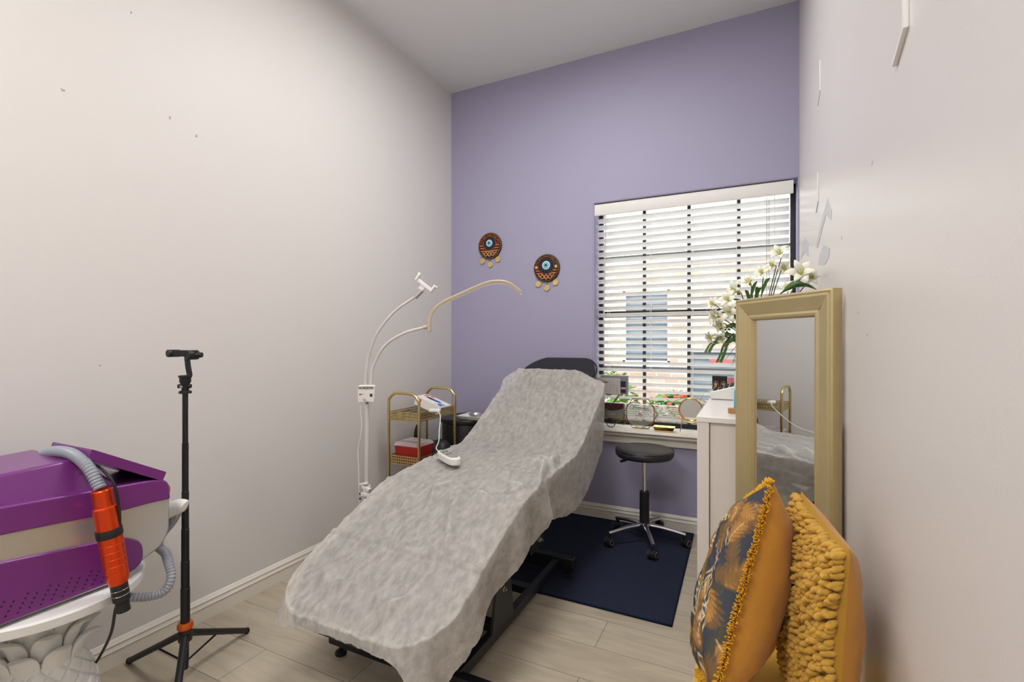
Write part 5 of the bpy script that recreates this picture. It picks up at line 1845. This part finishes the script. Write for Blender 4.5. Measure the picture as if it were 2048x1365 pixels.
for c in range(26):
    for r_ in range(5):
        if c % 2 == 1 and r_ > 3:
            continue
        y = .20 + c * .0232 + (r_ * .005)
        z = .5555 + r_ * .0105 + (.003 if c % 2 else 0) + .004
        if y < .765:
            vh.cyl((XF + .0095, y, z), (XF + .0106, y, z), .0023, 8)
obj('vent_holes', vh, M['dark_slot'], spo, smooth=0)
obj('stop_button', MB().lathe([(0, 0), (.012, 0), (.012, .006), (.0185, .007), (.0185, .016), (.012, .020), (0, .021)], (XF - .035, .946, .775), 24, axis=(.25, 1, 0)), M['red_plastic'], mc)

def ribbed(path, r0, amp, n):
    """corrugated hose: path resampled so that each ring gets two sections"""
    P = spline(path, 24)
    # resample by length
    L = [0]
    for a, b in zip(P, P[1:]):
        L.append(L[-1] + (b - a).length)
    out = []
    i = 0
    for k in range(n * 2 + 1):
        t = L[-1] * k / (n * 2)
        while i < len(P) - 2 and L[i + 1] < t:
            i += 1
        f = (t - L[i]) / max(1e-9, L[i + 1] - L[i])
        out.append(P[i].lerp(P[i + 1], f))
    return MB().tube(out, lambda t: r0 + amp * (1 if int(round(t * n * 2)) % 2 else -1), 14)
h1_ = [(-2.149, .742, .85), (-2.05, .725, .905), (-1.928, .712, .939), (-1.81, .712, .944), (-1.735, .720, .912), (-1.694, .733, .850)]
obj('hose', ribbed(h1_, .0155, .0014, 56), M['hose'], mc, smooth=0)
hpA, hpB = V(-1.691, .734, .848), V(-1.661, .776, .482)
hx = (hpB - hpA).normalized()
Lh = (hpB - hpA).length
hp0 = thing
hpp = [(0, 0), (.0225, 0), (.0245, .003), (.0245, .050), (.0295, .054), (.0295, .118)]
hd_o = obj('handpiece', MB().lathe(hpp + [(.0, .1181)], hpA, 32, axis=hx), M['orange_metal'], mc, smooth=30)
obj('band', MB().lathe([(0, .117), (.0312, .117), (.0320, .120), (.0320, .138), (.0312, .141), (0, .141)], hpA, 32, axis=hx), M['black_plastic'], hd_o)
gp = [(0, .140)]
for k in range(5):
    z0 = .1405 + k * .021
    r = .0300 - .0004 * k
    gp += [(r - .0012, z0), (r, z0 + .002), (r, z0 + .019), (r - .0012, z0 + .021)]
gp += [(.0275, .2465), (.0275, .268), (.0225, .284), (0, .284)]
obj('grip', MB().lathe(gp, hpA, 32, axis=hx), M['orange_metal'], hd_o, smooth=30)
obj('nozzle', MB().lathe([(0, .283), (.0215, .283), (.0215, .335), (.0170, .338), (.0170, Lh), (.012, Lh), (.012, Lh - .012), (0, Lh - .012)], hpA, 28, axis=hx), M['black_plastic'], hd_o, smooth=30)
obj('ring', MB().torus(hpA + hx * .302, .0216, .0008, axis=hx, seg=32, sec=6).torus(hpA + hx * .318, .0216, .0008, axis=hx, seg=32, sec=6), M['chrome'], hd_o)
# white handpiece resting in a holder at the machine's end, with its own hose
wp = spline([(-1.915, .935, .662), (-1.881, .985, .668), (-1.846, 1.012, .682), (-1.822, 1.026, .690), (-1.808, 1.035, .684)], 8)
obj('handpiece_rest', MB().tube(wp, lambda t: .034 - .012 * t if t < .72 else .0255 - .012 * max(0, t - .9) / .1, 18), M['white_plastic'], mc, bevel=.003)
obj('hose', ribbed([(-1.830, 1.020, .668), (-1.870, 1.022, .625), (-1.895, 1.005, .585), (-1.885, .985, .555), (-1.850, .975, .552), (-1.810, .970, .545), (-1.768, .957, .524), (-1.740, .950, .486), (-1.742, .930, .450), (-1.765, .900, .442), (-1.800, .862, .448), (-1.86, .835, .450)], .0135, .0013, 56), M['hose'], mc, smooth=0)
obj('power_cable', MB().tube(spline([(-1.86, .78, .890), (-1.78, .755, .905), (-1.706, .743, .902), (-1.664, .753, .861), (-1.661, .765, .77), (-1.662, .765, .667), (-1.672, .785, .56), (-1.706, .777, .48), (-1.778, .797, .375), (-1.869, .808, .27), (-1.982, .812, .15), (-2.08, .84, .03), (-2.13, .9, .006)], 8), .0042, 8), M['black_plastic'], mc)

# ------------------------------------------------------------------ outside the window
gr = struct(obj('ground', MB().bx(-12, 14, YO, 22, -.35, -.25), M['paving'], smooth=0))
bu = thing('brick_building', 'pale brick house with tiled roof and shuttered windows across the yard', 'building', (0, 7.6, -.25))
def hole_wall(mb, x0, x1, z0, z1, y0, y1, holes):
    xs = sorted({x0, x1} | {h[0] for h in holes} | {h[1] for h in holes})
    for a, b in zip(xs, xs[1:]):
        hs = [h for h in holes if h[0] <= a + 1e-6 and h[1] >= b - 1e-6]
        z = z0
        for h in sorted(hs, key=lambda q: q[2]):
            if h[2] > z:
                mb.bx(a, b, y0, y1, z, h[2])
            z = h[3]
        if z1 > z:
            mb.bx(a, b, y0, y1, z, z1)
    return mb
holes = [(-1.78, -1.07, .94, 2.05), (-.82, -.05, -.25, 1.16)]
obj('wall', hole_wall(MB(), -6, 6, -.25, 2.82, 7.5, 7.7, holes), M['brick'], bu, smooth=0)
for (x0, x1, z0, z1) in holes:
    wo = obj('window', MB().bx(x0, x1, 7.6, 7.62, z0, z1), M['out_blind'], bu, smooth=0)
    fr_ = MB().bx(x0, x0 + .04, 7.53, 7.6, z0, z1).bx(x1 - .04, x1, 7.53, 7.6, z0, z1).bx(x0, x1, 7.53, 7.6, z1 - .04, z1).bx(x0, x1, 7.53, 7.6, z0, z0 + .04)
    obj('window_frame', fr_, M['out_white'], wo, smooth=0)
    lv = MB()
    z = z0 + .07
    while z < z1 - .06:
        lv.box(((x0 + x1) / 2, 7.585, z), (x1 - x0 - .08, .03, .008), Matrix.Rotation(.5, 3, 'X'))
        z += .075
    obj('shutter', lv, M['out_glass'], wo, smooth=0)
obj('ledge', MB().bx(-1.78, -1.07, 7.42, 7.5, .86, .94), M['out_white'], bu)
obj('fascia', MB().bx(-6.1, 6.1, 7.46, 7.5, 2.40, 2.82), M['out_white'], bu, smooth=0)
obj('eave', MB().bx(-6.2, 6.2, 7.15, 7.6, 2.82, 2.92), M['out_white'], bu, smooth=0)
rf = MB()
def tile(u, v):
    x = -6.2 + 12.4 * u
    y = 7.05 + 3.2 * v
    return (x, y, 2.94 + .9 * v * 1.4 + .055 * abs(math.sin(x * PI / .30)))
rf.grid(tile, 496, 6)
obj('roof', rf, M['roof_tile'], bu, smooth=40, solid=.03)
obj('sign_board', MB().bx(-.52, -.22, 7.44, 7.46, .94, 1.02), M['sign_pink'], bu)
rs = random.Random(11)
def shrub(label, cx, cy, r, h, flowers):
    t = thing('shrub', label, 'shrub', (cx, cy, -.25), group='shrubs along the brick house')
    mb = MB()
    for _ in range(420):
        a, b = rs.uniform(0, 2 * PI), rs.uniform(-.4, 1)
        q = rs.uniform(.75, 1.0)
        p = V(cx + r * q * math.cos(a) * math.sqrt(max(0, 1 - b * b)), cy + r * .7 * q * math.sin(a) * math.sqrt(max(0, 1 - b * b)), -.25 + h * .45 + h * .55 * q * b)
        R_ = Matrix.Rotation(rs.uniform(0, 6), 3, 'Z') @ Matrix.Rotation(rs.uniform(-1, 1), 3, 'X')
        mb.ball(p, (.035, .055, .008), 6, 4, R_)
    obj('foliage', mb, M['shrub'], t, smooth=180)
    obj('stem', MB().cyl((cx, cy, -.25), (cx, cy, -.25 + h * .6), .02, 8), M['wood'], t)
    if flowers:
        fb = MB()
        for _ in range(40):
            a, b = rs.uniform(PI, 2 * PI), rs.uniform(-.2, .9)
            p = V(cx + r * math.cos(a) * math.sqrt(1 - b * b), cy + r * .72 * math.sin(a) * math.sqrt(1 - b * b), -.25 + h * .45 + h * .57 * b)
            fb.ball(p, (.028, .028, .022), 6, 4)
        obj('blossom', fb, M['red_flower'], t)
shrub('green shrub outside the window, left of the muntin', -1.75, 6.6, .44, 1.15, False)
shrub('green shrub with red blossoms outside, in the middle of the window', -.86, 6.2, .38, .92, True)
shrub('low green shrub outside, by the shuttered door', -.12, 6.2, .30, .80, True)
